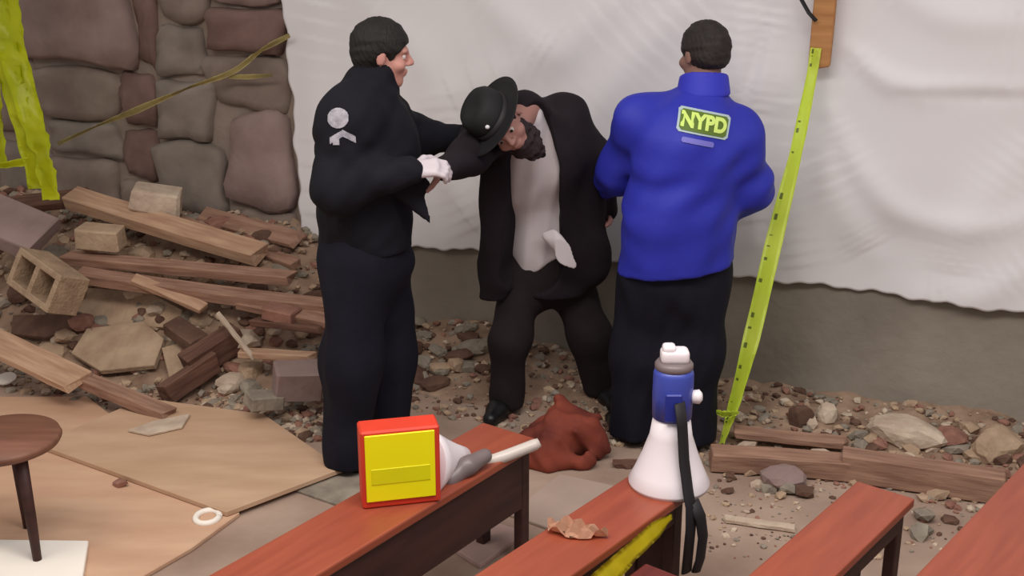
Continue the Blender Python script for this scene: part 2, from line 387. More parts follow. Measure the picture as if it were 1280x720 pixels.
def eyes(parent, base, c, up, fwd):
    x, y, z = head_rot(up, fwd)
    for s_ in (-1, 1):
        bm = bmesh.new(); bmesh.ops.create_uvsphere(bm, u_segments=14, v_segments=10, radius=.0115)
        bmesh.ops.transform(bm, matrix=Matrix((x, z, y)).transposed().to_4x4(), verts=bm.verts)
        for f in bm.faces:
            if f.calc_center_median().normalized().dot(y) > .84: f.material_index = 1
        bmesh.ops.translate(bm, vec=Vector(c)+x*(s_*.0315)+y*.0765+z*.001, verts=bm.verts)
        link('eye', from_bm(bm), [M_eye, M_iris], parent, True, base)
def hair(c, up, fwd, grow=.011, line=.052, nape=-.07, res=.005, fold=.003, side=.03):
    x, y, z = head_rot(up, fwd); R = [tuple(x), tuple(y), tuple(z)]; L = lambda a, b, e: Vector(c)+x*a+y*b+z*e
    S = Sdf(np.array(c)-.19, np.array(c)+.19, res)
    S.ball(L(0, -.012, .032), (.075+grow, .096+grow, .086+grow), R, k=.01)
    S.cone(L(0, -.055, -.02), L(0, -.05, nape), .058+grow*.6, .045, k=.03, ax=y, f=.8)
    if fold: S.folds(fold, 150, 3)
    S.half(L(0, .0, nape-.01), -z)
    S.ball(L(0, .12, line-.09), (.11, .105, .09), R, k=.015, sub=True)      # the face
    for s_ in (-1, 1): S.ball(L(s_*.09, .012, -.03), (.03, .04, .042), R, k=.01, sub=True)
    return S.mesh()

def bounds(P, m): P = np.array([tuple(p) for p in P]); return P.min(0)-m, P.max(0)+m
def shoe(parent, base, ank, toe_dir, material=M_shoe):
    t = Vector(toe_dir); t.z = 0; t.normalize(); a = Vector(ank); S = Sdf(np.array((a.x-.3, a.y-.3, -.02)), np.array((a.x+.3, a.y+.3, .22)), .008)
    h = Vector((a.x, a.y, 0))
    S.cone(h-t*.045+Vector((0, 0, .045)), h+t*.09+Vector((0, 0, .04)), .042, .045, k=.02)
    S.cone(h+t*.09+Vector((0, 0, .038)), h+t*.17+Vector((0, 0, .03)), .046, .034, k=.03)
    S.cone(h-t*.02+Vector((0, 0, .05)), h+Vector((0, 0, .12)), .046, .05, k=.03)
    S.half(h+Vector((0, 0, .004)), (0, 0, -1), .004)
    return link('shoe', S.mesh(), material, parent, True, base)

def body_mesh(J, rt, res=.0065, hands=True):
    S = Sdf(*bounds(list(J['pts'].values())+[J['head']], .2), res); p = J['pts']; fw = Vector((0, 0, 1)).cross(Vector(rt))
    S.cone(p['pelvis'], p['waist'], .135, .115, .05, ax=fw, f=.75); S.cone(p['waist'], p['chest'], .115, .14, .05, ax=fw, f=.72)
    S.cone(p['chest'], p['neck'], .12, .06, .05, ax=fw, f=.8); S.cone(p['shL'], p['shR'], .055, .055, .05)
    hx = Vector(J['head']); x, y, z = head_rot(J['up'], J['fwd'])
    S.cone(p['neck'], hx-z*.05-y*.02, .06, .054, .03); head(S, hx, J['up'], J['fwd'])
    for a in 'LR':
        S.cone(p['sh'+a], p['el'+a], .052, .04, .03); S.cone(p['el'+a], p['wr'+a], .042, .026, .02)
        S.cone(p['hip'+a], p['kn'+a], .085, .054, .04); S.cone(p['kn'+a], p['an'+a], .056, .036, .03)
        an = Vector(p['an'+a]); t = Vector(J['toe'+a]).normalized(); g = Vector((an.x, an.y, .035)); S.cone(an, g, .034, .032, .02); S.cone(g, g+t*.13, .032, .024, .02)
        hand(S, p['wr'+a], *J['hand'+a])
    return S.mesh()

# ------------------------------------------------------------------ the setting
me = from_bm(box_bm(16, 13, .2, (0, 4.2, -.1))); tag(link('floor', me, M_floor), 'dusty grey brown concrete floor', None, kind='structure')
def wall_box(s0, s1, q0, q1, z0, z1, bevel=0):
    rot = Matrix((WT, WN, Vector((0, 0, 1)))).transposed().to_4x4()
    return from_bm(box_bm(s1-s0, q1-q0, z1-z0, tuple(Wp((s0+s1)/2, (q0+q1)/2, (z0+z1)/2)), bevel, rot=rot))
S_EDGE = wall_hit(366, 160)[0]
tag(link('wall_back', wall_box(S_EDGE+.02, 5.5, -.3, 0, 0, 3.0), M_conc), 'grey concrete wall behind the white sheeting', None, kind='structure')
wl = tag(link('wall_left', wall_box(-7.0, S_EDGE+.02, -.3, -.025, 0, 3.0), M_mort), 'rough stone foundation wall left of the sheeting', None, kind='structure')
# stones of the foundation wall, each its own piece
def wall_stone(s0, s1, z0, z1, material, rnd, proud=0.0, p_=7):
    sx, sz = s1-s0-.012, z1-z0-.012; bm = box_bm(1, 1, 1); bmesh.ops.subdivide_edges(bm, edges=bm.edges[:], cuts=4, use_grid_fill=True)
    ph = [rnd.uniform(0, 6) for _ in range(6)]; sh1, sh2 = rnd.uniform(-.12, .12), rnd.uniform(-.12, .12)
    for v in bm.verts:
        p = v.co*2; r = (abs(p.x)**p_+abs(p.y)**p_+abs(p.z)**p_)**(1/p_); p = p/max(r, .3)*.5
        x = p.x*sx*(1+.1*math.sin(5*p.z+ph[0]))+p.z*sh1*sx; z_ = p.z*sz*(1+.1*math.sin(5*p.x+ph[1]))+p.x*sh2*sz*.6
        y = p.y*.2+.018*math.sin(7*p.x+ph[2])*math.cos(6*p.z+ph[3])+.008*math.sin(15*p.x+11*p.z+ph[4])
        v.co = Vector((x, y, z_))
    bmesh.ops.transform(bm, matrix=Matrix((WT, WN, Vector((0, 0, 1)))).transposed().to_4x4(), verts=bm.verts)
    bmesh.ops.translate(bm, vec=Wp((s0+s1)/2, -.075+proud, (z0+z1)/2), verts=bm.verts)
    link('stone', from_bm(bm), material, wl, True)
rnd = random.Random(11); G0, G1, G2, G3 = M_st
for x0, y0, x1, y1, m_, pr in [(-70, -60, 24, 60, G1, .02), (22, -70, 166, 82, G1, .05), (166, -40, 196, 88, G2, -.015), (194, -60, 260, 30, G0, 0), (194, 30, 256, 98, G3, 0), (258, -70, 362, 8, G1, .01), (258, 8, 362, 68, G2, .03),
        (-70, 60, 40, 170, G0, 0), (38, 84, 152, 150, G0, .01), (152, 88, 196, 160, G2, 0), (196, 98, 268, 178, G3, .02), (256, 68, 364, 140, G0, -.01),
        (-70, 170, 60, 260, G3, 0), (60, 150, 154, 196, G3, .0), (64, 196, 152, 270, G0, .015), (154, 160, 198, 226, G2, -.01), (154, 226, 204, 300, G0, 0), (198, 178, 284, 268, G3, .03), (284, 140, 368, 262, G1, .02),
        (204, 268, 292, 340, G0, .0), (292, 262, 376, 345, G0, .01), (-70, 260, 60, 340, G0, 0), (60, 270, 160, 345, G3, 0), (160, 300, 206, 350, G1, 0)]:
    a0, b0 = wall_hit(x0, (y0+y1)/2), wall_hit(x1, (y0+y1)/2); t0, t1 = wall_hit((x0+x1)/2, y0), wall_hit((x0+x1)/2, y1)
    wall_stone(a0[0], min(b0[0], S_EDGE+.02), t1[1], t0[1], m_, rnd, pr)
z = .1
while z < 2.4:
    hgt = rnd.choice((.28, .33, .38)); s = -6.9
    while s < -3.2: w = rnd.uniform(.3, .5); wall_stone(s, min(s+w, -3.15), z, z+hgt, rnd.choice(M_st), rnd); s += w
    z += hgt

# white plastic sheeting with its folds
def PL(*px): return [wall_hit(x, y, .05) for x, y in px]
def segd(S, Z, a, b):
    dx, dz = b[0]-a[0], b[1]-a[1]; t = np.clip(((S-a[0])*dx+(Z-a[1])*dz)/(dx*dx+dz*dz), 0, 1); return np.hypot(S-a[0]-t*dx, Z-a[1]-t*dz)
FOLDS = [(PL((575, -40), (640, 25), (700, 70)), .020, .05), (PL((880, -20), (800, 70), (730, 150), (560, 300)), .028, .06), (PL((800, -30), (700, 60), (540, 130)), .018, .05),
         (PL((935, -20), (925, 60), (930, 160), (945, 300)), .026, .035), (PL((960, 20), (945, 80), (925, 130)), -.02, .02), (PL((968, 0), (955, 80), (945, 150)), .022, .025),
         (PL((1040, 140), (1075, 210), (1130, 268), (1220, 285), (1300, 270)), .022, .035), (PL((1020, 180), (1060, 270), (1090, 320)), .02, .045), (PL((1060, 60), (1130, 108), (1290, 112)), .022, .028),
         (PL((1130, 118), (1290, 122)), -.012, .018), (PL((1300, 170), (1240, 240), (1200, 300), (1190, 350)), .018, .05), (PL((1300, 330), (1220, 372), (1150, 372)), .018, .04),
         (PL((400, -20), (392, 120), (400, 300)), .02, .05), (PL((452, 0), (540, 90), (560, 180)), .014, .05), (PL((520, 150), (560, 220), (600, 300)), .016, .04),
         (PL((1100, -30), (1180, 20), (1290, 30)), .018, .04), (PL((990, 100), (985, 250), (1000, 350)), .014, .04)]
NS, NZ = 500, 170
sg, zg = np.meshgrid(np.linspace(0, 1, NS), np.linspace(0, 1, NZ), indexing='ij')
e0, e1 = wall_hit(352, 0, .05), wall_hit(380, 330, .05)
ZTOP = 2.45
bot = PL((378, 331), (395, 318), (430, 312), (520, 311), (600, 313), (760, 326), (920, 346), (1040, 360), (1160, 377), (1280, 393), (1400, 412))
def zbot(s): return np.interp(s, [b[0] for b in bot], [b[1] for b in bot])+.006*np.sin(s*23)+.004*np.sin(s*61)
S_ = e1[0]+sg*(4.6-e1[0]); zb = zbot(S_); Z_ = zb+zg*(ZTOP-zb)
shift = (e0[0]-e1[0])*np.clip((Z_-e1[1])/(e0[1]-e1[1]), 0, 1.6)+.010*np.sin(Z_*17)+.006*np.sin(Z_*41+1)
S_ = S_+shift*(1-sg)**3
D = .045+.012*np.sin(2.1*S_+1.3*Z_)+.010*np.sin(3.7*S_-4.1*Z_+1)+.006*np.sin(9*S_+3*np.sin(3*Z_))*np.exp(-((Z_-zb)/.3)**2)
rs = np.random.RandomState(4)
for _ in range(26):
    a = rs.uniform(0, 6.28); f = rs.uniform(4, 10); D = D+.0007*np.sin(f*(math.cos(a)*S_+math.sin(a)*Z_)+rs.uniform(0, 6)+1.5*np.sin(2.5*S_*rs.uniform(-1, 1)+3*Z_*rs.uniform(-1, 1)))
for pl, amp, wd in FOLDS:
    c2 = [(q.x, q.y) for q in crom([(u, v, 0) for u, v in pl], 6)]; n_ = len(c2)-1; best = np.full(S_.shape, 9.0); tt = np.zeros(S_.shape)
    for i, (a, b) in enumerate(zip(c2, c2[1:])):
        d = segd(S_, Z_, a, b); m_ = d < best; best = np.where(m_, d, best); tt = np.where(m_, (i+.5)/n_, tt)
    w_ = wd*1.25*(1+.5*np.sin(3*tt)); D = D+amp*.85*np.sin(np.pi*np.clip(tt*.9+.05, 0, 1))**.8*(np.exp(-(best/w_)**2)+.5*np.exp(-(best/(w_*2.6))**2))
D = np.maximum(D, .012)
P = np.stack([W0.x+WT.x*S_+WN.x*D, W0.y+WT.y*S_+WN.y*D, Z_], -1).reshape(-1, 3)
ii = np.arange(NS*NZ).reshape(NS, NZ); Fq = np.stack([ii[:-1, :-1], ii[1:, :-1], ii[1:, 1:], ii[:-1, 1:]], -1).reshape(-1, 4)
me = bpy.data.meshes.new('sheet'); me.from_pydata(P.tolist(), [], Fq.tolist()); me.update()
base = Wp(0, .05, .5); o = link('plastic_sheet', me, M_sheet, None, True, base); o.location = base
md = o.modifiers.new('thickness', 'SOLIDIFY'); md.thickness = .003
tag(o, 'large wrinkled white plastic sheet hanging over the concrete wall', 'plastic sheet')

# heap of dirt and fine rubble against the wall
n1, n2 = 300, 60
sg, qg = np.meshgrid(np.linspace(-6.9, 5.2, n1), np.linspace(.0, 1.35, n2), indexing='ij')
X = W0.x+WT.x*sg+WN.x*qg; Y = W0.y+WT.y*sg+WN.y*qg; Zh = heap(X, Y)
rs = np.random.RandomState(2); Zh = np.where(Zh < .006, -.02, Zh+rs.uniform(-.012, .012, Zh.shape)*np.clip(Zh/.1, 0, 1))
ii = np.arange(n1*n2).reshape(n1, n2); Fq = np.stack([ii[:-1, :-1], ii[:-1, 1:], ii[1:, 1:], ii[1:, :-1]], -1).reshape(-1, 4)
me = bpy.data.meshes.new('heap'); me.from_pydata(np.stack([X, Y, Zh], -1).reshape(-1, 3).tolist(), [], Fq.tolist()); me.update()
tag(link('dirt_heap', me, M_dirt, None, True), 'heap of brown dirt banked along the foot of the walls', 'dirt', kind='stuff')

# ------------------------------------------------------------------ people
def person(base, label, J, rt):
    root = empty('person', base, label, 'person')
    return root
V = Vector
# --- officer in black, left
def officer():
    base = V((-.58, 4.43, 0)); root = empty('person', base, 'person in black uniform gripping the hunched person\'s arm, at left', 'person')
    p = dict(neck=U(464, 104, 4.46), chest=U(460, 182, 4.45), waist=U(456, 265, 4.45), pelvis=U(457, 318, 4.45),
             shR=U(436, 150, 4.27), elR=U(421, 236, 4.2), wrR=U(513, 213, 4.2), shL=U(474, 146, 4.64), elL=U(516, 172, 4.82), wrL=U(575, 172, 4.74),
             hipR=U(442, 330, 4.37), knR=U(440, 450, 4.34), anR=V((-.665, 4.34, .09)), hipL=U(476, 330, 4.54), knL=U(484, 440, 4.58), anL=V((-.51, 4.55, .09)))
    rt = (.15, -.99, 0); fw = V((.99, .15, 0))
    J = dict(pts=p, head=U(477, 67, 4.47), up=(.14, .0, 1), fwd=(.98, .18, -.12), toeR=V((1, -.1, 0)), toeL=V((1, .25, 0)),
             handR=((1, .05, .12), (.1, .6, -.8), (-.1, .2, 1), .75, .98), handL=((1, -.3, 0), (0, -1, -.2), (0, 0, 1), .5, .98))
    link('body', body_mesh(J, rt), M_skin, root, True, base)
    lo, hi = bounds(p.values(), .2)
    S = Sdf(lo, hi, .009)                                   # jacket
    S.cone(p['pelvis']+V((0, 0, .0)), p['waist'], .178, .17, .05, ax=rt, f=1.02); S.cone(p['waist'], p['chest'], .172, .18, .05, ax=rt, f=1.05)
    S.cone(p['chest'], p['neck']+V((-.01, 0, -.05)), .175, .1, .08); S.cone(p['shL'], p['shR'], .088, .09, .1); S.cone(p['shR'], p['neck'], .085, .07, .08)
    for a in 'LR': S.cone(p['sh'+a], p['el'+a], .094, .084, .09); S.cone(p['el'+a], p['wr'+a], .08, .052, .07)
    S.cone(p['neck']+V((-.005, 0, -.03)), p['neck']+V((.018, 0, .04)), .084, .074, .03)
    S.folds(.005, 38, 5)
    S.cone(p['neck'], p['neck']+V((.03, 0, .2)), .06, .07, .01, sub=True)
    S.half(p['pelvis']+V((0, 0, .03)), (0, 0, -1)); S.half(V(p['wrR'])+V((.01, 0, 0)), (1, .0, .1)) if False else None
    jm = S.mesh(); tree = bvh(jm)
    jk = link('jacket', jm, M_navy, root, True, base)
    # loose front corner of the open jacket, hanging under the arm
    S = Sdf(U(480, 180, 4.1)-V((.1, .2, .4)), U(560, 180, 4.5)+V((.1, .3, .1)), .008)
    S.cone(U(500, 215, 4.3), U(528, 232, 4.28), .06, .03, .03, ax=rt, f=.5); S.cone(U(508, 235, 4.3), U(537, 277, 4.27), .055, .008, .04, ax=rt, f=.4)
    link('jacket_flap', S.mesh(), M_navy, jk, True, base)
    # pale shoulder patch
    dirv = (.12, 1, -.2)
    v2, f2 = grid2(lambda a, b: (a/.039)**2+(b/.036)**2 < 1, -.04, .04, -.04, .04, 40, 40)
    link('shoulder_patch', decal(tree, U(427, 148, 4.2), (1, 0, 0), (0, 0, 1), dirv, v2, f2), M_patchw, jk, False, base)
    v2, f2 = grid2(lambda a, b: abs(b-(.012-abs(a-.004)*.55)) < .012 or (abs(a+.022) < .012 and -.03 < b < .0), -.045, .045, -.035, .03, 45, 36)
    link('sleeve_stripe', decal(tree, U(433, 171, 4.2), (1, 0, 0), (0, 0, 1), dirv, v2, f2), M_patchw, jk, False, base)
    S = Sdf(*bounds([p[k] for k in ('pelvis', 'hipR', 'hipL', 'knR', 'knL', 'anR', 'anL')], .2), .009)   # trousers
    S.cone(p['pelvis']+V((0, 0, .06)), p['pelvis']-V((0, 0, .03)), .155, .155, .06, ax=rt, f=1.0)
    for a in 'LR':
        S.cone(p['hip'+a], p['kn'+a], .122, .106, .1); S.cone(p['kn'+a], p['an'+a]-V((0, 0, .16)), .106, .09, .08)
    S.folds(.009, 30, 8, (1, 1, .5)); S.half(V((0, 0, .035)), (0, 0, -1))
    link('trousers', S.mesh(), M_trou, root, True, base)
    shoe(root, base, p['anR'], (1, -.1, 0)); shoe(root, base, p['anL'], (1, .25, 0))
    link('hair', hair(J['head'], J['up'], J['fwd'], .014), M_hair, root, True, base); eyes(root, base, J['head'], J['up'], J['fwd'])
    for a, h in (('R', J['handR']),):
        S = Sdf(np.array(p['wr'+a])-.24, np.array(p['wr'+a])+.24, .005); hand(S, p['wr'+a], *h[:3], h[3], h[4], .0025)
        d = V(h[0]).normalized(); S.cone(V(p['wr'+a])-d*.035, V(p['wr'+a])+d*.02, .036, .033, .01)
        link('glove', S.mesh(), M_glove, root, True, base)
    return p
off = officer()

# --- person in the blue jacket, seen from behind
def blue():
    base = V((.70, 4.58, 0)); root = empty('person', base, 'person in royal blue jacket seen from behind, at right', 'person')
    p = dict(neck=U(880, 105, 4.58), chest=U(862, 190, 4.53), waist=U(850, 268, 4.53), pelvis=U(846, 322, 4.55),
             shL=U(800, 152, 4.6), elL=U(774, 214, 4.72), wrL=U(752, 232, 4.96), shR=U(920, 172, 4.54), elR=U(938, 236, 4.58), wrR=U(900, 262, 4.8),
             hipL=U(812, 335, 4.58), knL=U(802, 440, 4.6), anL=V((.50, 4.63, .09)), hipR=U(872, 338, 4.56), knR=U(866, 440, 4.57), anR=V((.745, 4.58, .09)))
    rt = (.95, .3, 0)
    J = dict(pts=p, head=U(880, 68, 4.6), up=(-.02, .12, 1), fwd=(-.45, .88, -.1), toeR=V((-.2, 1, 0)), toeL=V((-.4, 1, 0)),
             handL=((-1, .5, .1), (0, .6, -.6), (0, .5, 1), .7, .98), handR=((-.8, .7, 0), (-.6, -.7, 0), (0, 0, 1), .5, .98))
    link('body', body_mesh(J, rt), M_skin3, root, True, base)
    fw = V((-.3, .95, 0))
    S = Sdf(*bounds([p[k] for k in ('neck', 'chest', 'waist', 'pelvis', 'shL', 'shR', 'elL', 'elR', 'wrL', 'wrR')], .27), .009)
    S.cone(p['pelvis']-V((0, 0, .06)), p['waist'], .236, .22, .05, ax=fw, f=.8); S.cone(p['waist'], p['chest'], .218, .215, .06, ax=fw, f=.74)
    S.cone(p['chest'], p['neck']-V((0, 0, .06)), .2, .088, .08, ax=fw, f=.8)
    for a in 'LR': S.cone(p['neck']-V((0, 0, .085)), p['sh'+a], .066, .088, .06); S.cone(p['chest'], p['sh'+a], .16, .085, .06, ax=fw, f=.75)
    for a in 'LR': S.cone(p['sh'+a], p['el'+a], .09, .084, .07); S.cone(p['el'+a], p['wr'+a], .084, .056, .05)
    S.folds(.008, 36, 12, (1, 1, .8)); S.cone(p['neck'], p['neck']+V((0, .02, .2)), .066, .075, .01, sub=True)
    hm = p['pelvis']-V((0, 0, .035)); S.half(hm, (.1, 0, -1))
    jm = S.mesh(); tree = bvh(jm); jk = link('jacket', jm, M_blue, root, True, base)
    S = Sdf(np.array(p['neck'])-.2, np.array(p['neck'])+.2, .006)                       # folded collar
    S.cone(p['neck']-V((0, 0, .06)), p['neck']+V((0, .012, .04)), .108, .092, .01, ax=fw, f=.92); S.cone(p['neck']-V((0, 0, .0)), p['neck']+V((0, .02, .2)), .07, .072, .008, sub=True)
    S.half(p['neck']+V((0, .0, .036)), (0, .35, 1)); S.half(p['neck']-V((0, 0, .04)), (0, 0, -1))
    link('collar', S.mesh(), M_bcol, jk, True, base)
    # print on the back: white edged panel, lime letters, a pale line below
    c = U(886, 156, 4.3); R_ = Matrix.Rotation(-.2, 3, 'Y'); 
    ang = -.2; rx = V((math.cos(ang), 0, math.sin(ang))); uz = V((-math.sin(ang), 0, math.cos(ang))); dv = (0, 1, -.12)
    rr = lambda w, h, r: (lambda a, b: abs(a) < w and abs(b) < h and (max(abs(a)-w+r, 0)**2+max(abs(b)-h+r, 0)**2) < r*r)
    v2, f2 = grid2(rr(.102, .048, .022), -.104, .104, -.05, .05, 52, 26); link('print_border', decal(tree, c, rx, uz, dv, v2, f2, .004), M_patchb, jk, False, base)
    v2, f2 = grid2(rr(.093, .039, .018), -.104, .104, -.05, .05, 52, 26); link('print_panel', decal(tree, c, rx, uz, dv, v2, f2, .0065), M_patchg, jk, False, base)
    fc = bpy.data.curves.new('letters', 'FONT'); fc.body = 'NYPD'; fc.size = .09; fc.align_x = 'CENTER'; fc.align_y = 'CENTER'; fc.offset = .0045; fc.space_character = 1.02
    fo = bpy.data.objects.new('letters', fc); COL.objects.link(fo); dg = bpy.context.evaluated_depsgraph_get(); lm = bpy.data.meshes.new_from_object(fo.evaluated_get(dg))
    xs = [v.co.x for v in lm.vertices]; w = max(xs)-min(xs); cx = (max(xs)+min(xs))/2; k = .176/w
    vv = [((v.co.x-cx)*k, v.co.y*k*1.12) for v in lm.vertices]; ff = [tuple(q.vertices) for q in lm.polygons]
    bpy.data.objects.remove(fo); bpy.data.meshes.remove(lm)
    link('lettering', decal(tree, c, rx, uz, dv, vv, ff, .0095), M_lime, jk, False, base)
    v2, f2 = grid2(rr(.062, .010, .006), -.07, .07, -.02, .02, 40, 12); link('print_line', decal(tree, c-uz*.072-rx*.012, rx, uz, dv, v2, f2, .004), M_lav, jk, False, base)
    S = Sdf(*bounds([p[k] for k in ('pelvis', 'hipR', 'hipL', 'knR', 'knL', 'anR', 'anL')], .24), .009)
    S.cone(p['pelvis']+V((0, 0, .04)), p['pelvis']-V((0, 0, .06)), .19, .195, .04, ax=fw, f=.75)
    for a in 'LR': S.cone(p['hip'+a], p['kn'+a], .126, .115, .1); S.cone(p['kn'+a], p['an'+a]-V((0, 0, .16)), .115, .095, .08)
    S.folds(.009, 30, 9, (1, 1, .5)); S.half(V((0, 0, .035)), (0, 0, -1))
    link('trousers', S.mesh(), M_trou, root, True, base)
    shoe(root, base, p['anR'], (-.2, 1, 0)); shoe(root, base, p['anL'], (-.4, 1, 0))
    link('hair', hair(J['head'], J['up'], J['fwd'], .012, nape=-.045), M_hair2, root, True, base); eyes(root, base, J['head'], J['up'], J['fwd'])
blue()

# --- hunched person between them
def hunched():
    base = V((.10, 4.98, 0)); root = empty('person', base, 'hunched person in black coat, white shirt and hat, held between two others', 'person')
    p = dict(neck=U(657, 138, 4.74), chest=U(672, 195, 4.86), waist=U(678, 265, 4.98), pelvis=U(682, 318, 5.03),
             shR=U(618, 158, 4.78), elR=U(590, 192, 4.58), wrR=U(556, 212, 4.36), shL=U(702, 148, 4.93), elL=U(744, 200, 4.98), wrL=U(758, 262, 5.02),
             hipR=U(655, 345, 5.02), knR=U(638, 425, 4.88), anR=V((-.03, 4.93, .09)), hipL=U(708, 345, 5.08), knL=U(738, 418, 5.02), anL=V((.42, 5.08, .09)))
    rt = (-.97, -.22, 0); up, fwd = (-.74, -.34, .50), (.25, -.80, -.42)
    J = dict(pts=p, head=U(629, 156, 4.58), up=up, fwd=fwd, toeR=V((-.4, -1, 0)), toeL=V((.2, -1, 0)),
             handR=((-1, -.35, -.05), (.1, .2, -1), (0, -.4, .6), .8, .95), handL=((-.5, -.5, -.7), (-.5, -.6, .2), (0, -1, 0), .5, .95))
    link('body', body_mesh(J, rt), M_skin2, root, True, base)
    fw = V((-.2, -.95, -.2)).normalized()
    tor = ('neck', 'chest', 'waist', 'pelvis', 'shL', 'shR', 'elL', 'elR', 'wrL', 'wrR')
    S = Sdf(*bounds([p[k] for k in tor], .28), .008)                                      # shirt
    S.cone(p['pelvis']-V((0, 0, .06)), p['waist'], .165, .155, .05, ax=fw, f=.8); S.cone(p['waist'], p['chest'], .155, .165, .05, ax=fw, f=.78)
    S.cone(p['chest'], p['neck']-V((0, 0, .03)), .15, .07, .05, ax=fw, f=.8); S.folds(.02, 22, 21, (1.5, 1, .7)); S.half(U(650, 122, 4.74), (-.5, 0, 1))
    bp = U(660, 343, 4.9); S.half(bp+V((-.02, 0, .0)), (-.62, 0, -1), .01); S.half(bp+V((.02, 0, 0)), (.75, 0, -1), .01)
    sh = link('shirt', S.mesh(), M_shirt, root, True, base)
    S = Sdf(U(690, 290, 4.9)-V((.12, .14, .3)), U(720, 345, 4.9)+V((.14, .14, .3)), .006)  # hanging tail of the shirt
    S.cone(U(690, 296, 4.80), U(708, 318, 4.76), .038, .038, .02, ax=fw, f=.3); S.cone(U(708, 318, 4.76), U(722, 334, 4.75), .04, .036, .02, ax=fw, f=.3); S.folds(.008, 60, 8)
    link('shirt_tail', S.mesh(), M_shirt, sh, True, base)
    S = Sdf(*bounds([p[k] for k in tor], .3), .009)                                       # coat
    S.cone(p['pelvis']-V((0, 0, .1)), p['waist'], .205, .195, .05, ax=fw, f=.82); S.cone(p['waist'], p['chest'], .195, .2, .05, ax=fw, f=.82)
    S.cone(p['chest'], p['neck']-V((0, 0, .02)), .19, .1, .06, ax=fw, f=.85); S.cone(p['shL'], p['shR'], .09, .095, .06)
    S.cone(p['chest'], p['shL'], .14, .09, .05, ax=fw, f=.8)
    for a in 'LR': S.cone(p['sh'+a], p['el'+a], .095, .082, .05); S.cone(p['el'+a], p['wr'+a], .08, .055, .04)
    S.cone(U(618, 215, 4.78), U(619, 345, 4.88), .065, .07, .05, ax=fw, f=.6); S.cone(U(618, 330, 4.88), U(614, 385, 4.9), .062, .045, .04, ax=fw, f=.6)
    S.cone(U(720, 200, 4.9), U(735, 330, 4.95), .11, .1, .06, ax=fw, f=.7)
    S.folds(.014, 24, 17, (1.2, 1, .7))
    q0, q1, q2, q3 = U(672, 132, 4.62), U(664, 215, 4.68), U(666, 275, 4.76), U(662, 345, 4.80)
    S.cone(q0, q1, .04, .108, .012, sub=True, ax=fw, f=1.7); S.cone(q1, q2, .108, .11, .012, sub=True, ax=fw, f=1.7); S.cone(q2, q3, .108, .13, .012, sub=True, ax=fw, f=1.8)
    S.ball(J['head'], (.11, .11, .11), k=.02, sub=True)
    S.half(U(614, 376, 4.88), (0, 0, -1))
    link('coat', S.mesh(), M_coat, root, True, base)
    S = Sdf(*bounds([p[k] for k in ('pelvis', 'hipR', 'hipL', 'knR', 'knL', 'anR', 'anL')], .24), .009)
    S.cone(p['pelvis']+V((0, 0, .05)), p['pelvis']-V((0, 0, .07)), .15, .165, .04, ax=fw, f=.85)
    for a in 'LR': S.cone(p['hip'+a], p['kn'+a], .11, .085, .08); S.cone(p['kn'+a], p['an'+a]-V((0, 0, .16)), .085, .068, .06)
    S.folds(.009, 30, 19, (1, 1, .5)); S.half(V((0, 0, .035)), (0, 0, -1))
    link('trousers', S.mesh(), M_ctr, root, True, base)
    shoe(root, base, p['anR'], (-.4, -1, 0)); shoe(root, base, p['anL'], (.2, -1, 0))
    x, y, z = head_rot(up, fwd); hc = J['head']
    link('hair', hair(hc, up, fwd, .009), M_hair, root, True, base); eyes(root, base, hc, up, fwd)
    S = Sdf(np.array(hc)-.25, np.array(hc)+.25, .006); Lh = lambda a, b, e: hc+x*a+y*b+z*e; Rm = [tuple(x), tuple(y), tuple(z)]
    S.ball(Lh(0, .052, -.1), (.058, .045, .05), Rm, .03); S.ball(Lh(0, .06, -.14), (.04, .032, .05), Rm, .03)
    for s_ in (-1, 1): S.ball(Lh(s_*.056, .03, -.07), (.014, .032, .05), Rm, .02)
    S.folds(.008, 120, 4); S.ball(Lh(0, .1, -.058), (.024, .02, .012), Rm, .01, sub=True)
    link('beard', S.mesh(), M_beard, root, True, base)
    # felt hat tipped with the head
    M4 = Matrix.Translation(hc+z*.045-y*.01) @ Matrix((x, y, z)).transposed().to_4x4()
    bm = lathe([(.095, 0), (.155, .0), (.175, .012), (.176, .016), (.155, .006), (.101, .008)], 40, cap=False); bm.transform(M4 @ Matrix.Diagonal((.92, 1.05, 1, 1)))
    hat = link('hat', from_bm(bm), M_hat, root, True, base)
    bm = lathe([(.101, .0), (.102, .045), (.096, .085), (.08, .105), (.045, .1), (.012, .094)], 40); bm.transform(M4 @ Matrix.Diagonal((.92, 1.05, 1, 1)))
    link('hat_crown', from_bm(bm), M_hat, hat, True, base)
    bm = lathe([(.104, .006), (.105, .03), (.1, .03)], 40, cap=False); bm.transform(M4 @ Matrix.Diagonal((.925, 1.055, 1, 1))); link('hat_band', from_bm(bm), M_black, hat, True, base)
    bm = bmesh.new(); bmesh.ops.create_uvsphere(bm, u_segments=10, v_segments=8, radius=.009); bm.transform(M4); bmesh.ops.translate(bm, vec=y*.105+z*.05, verts=bm.verts)
    link('speck', from_bm(bm), M_speck, hat, True, base)  # tiny white ball on the front of the hat crown
hunched()

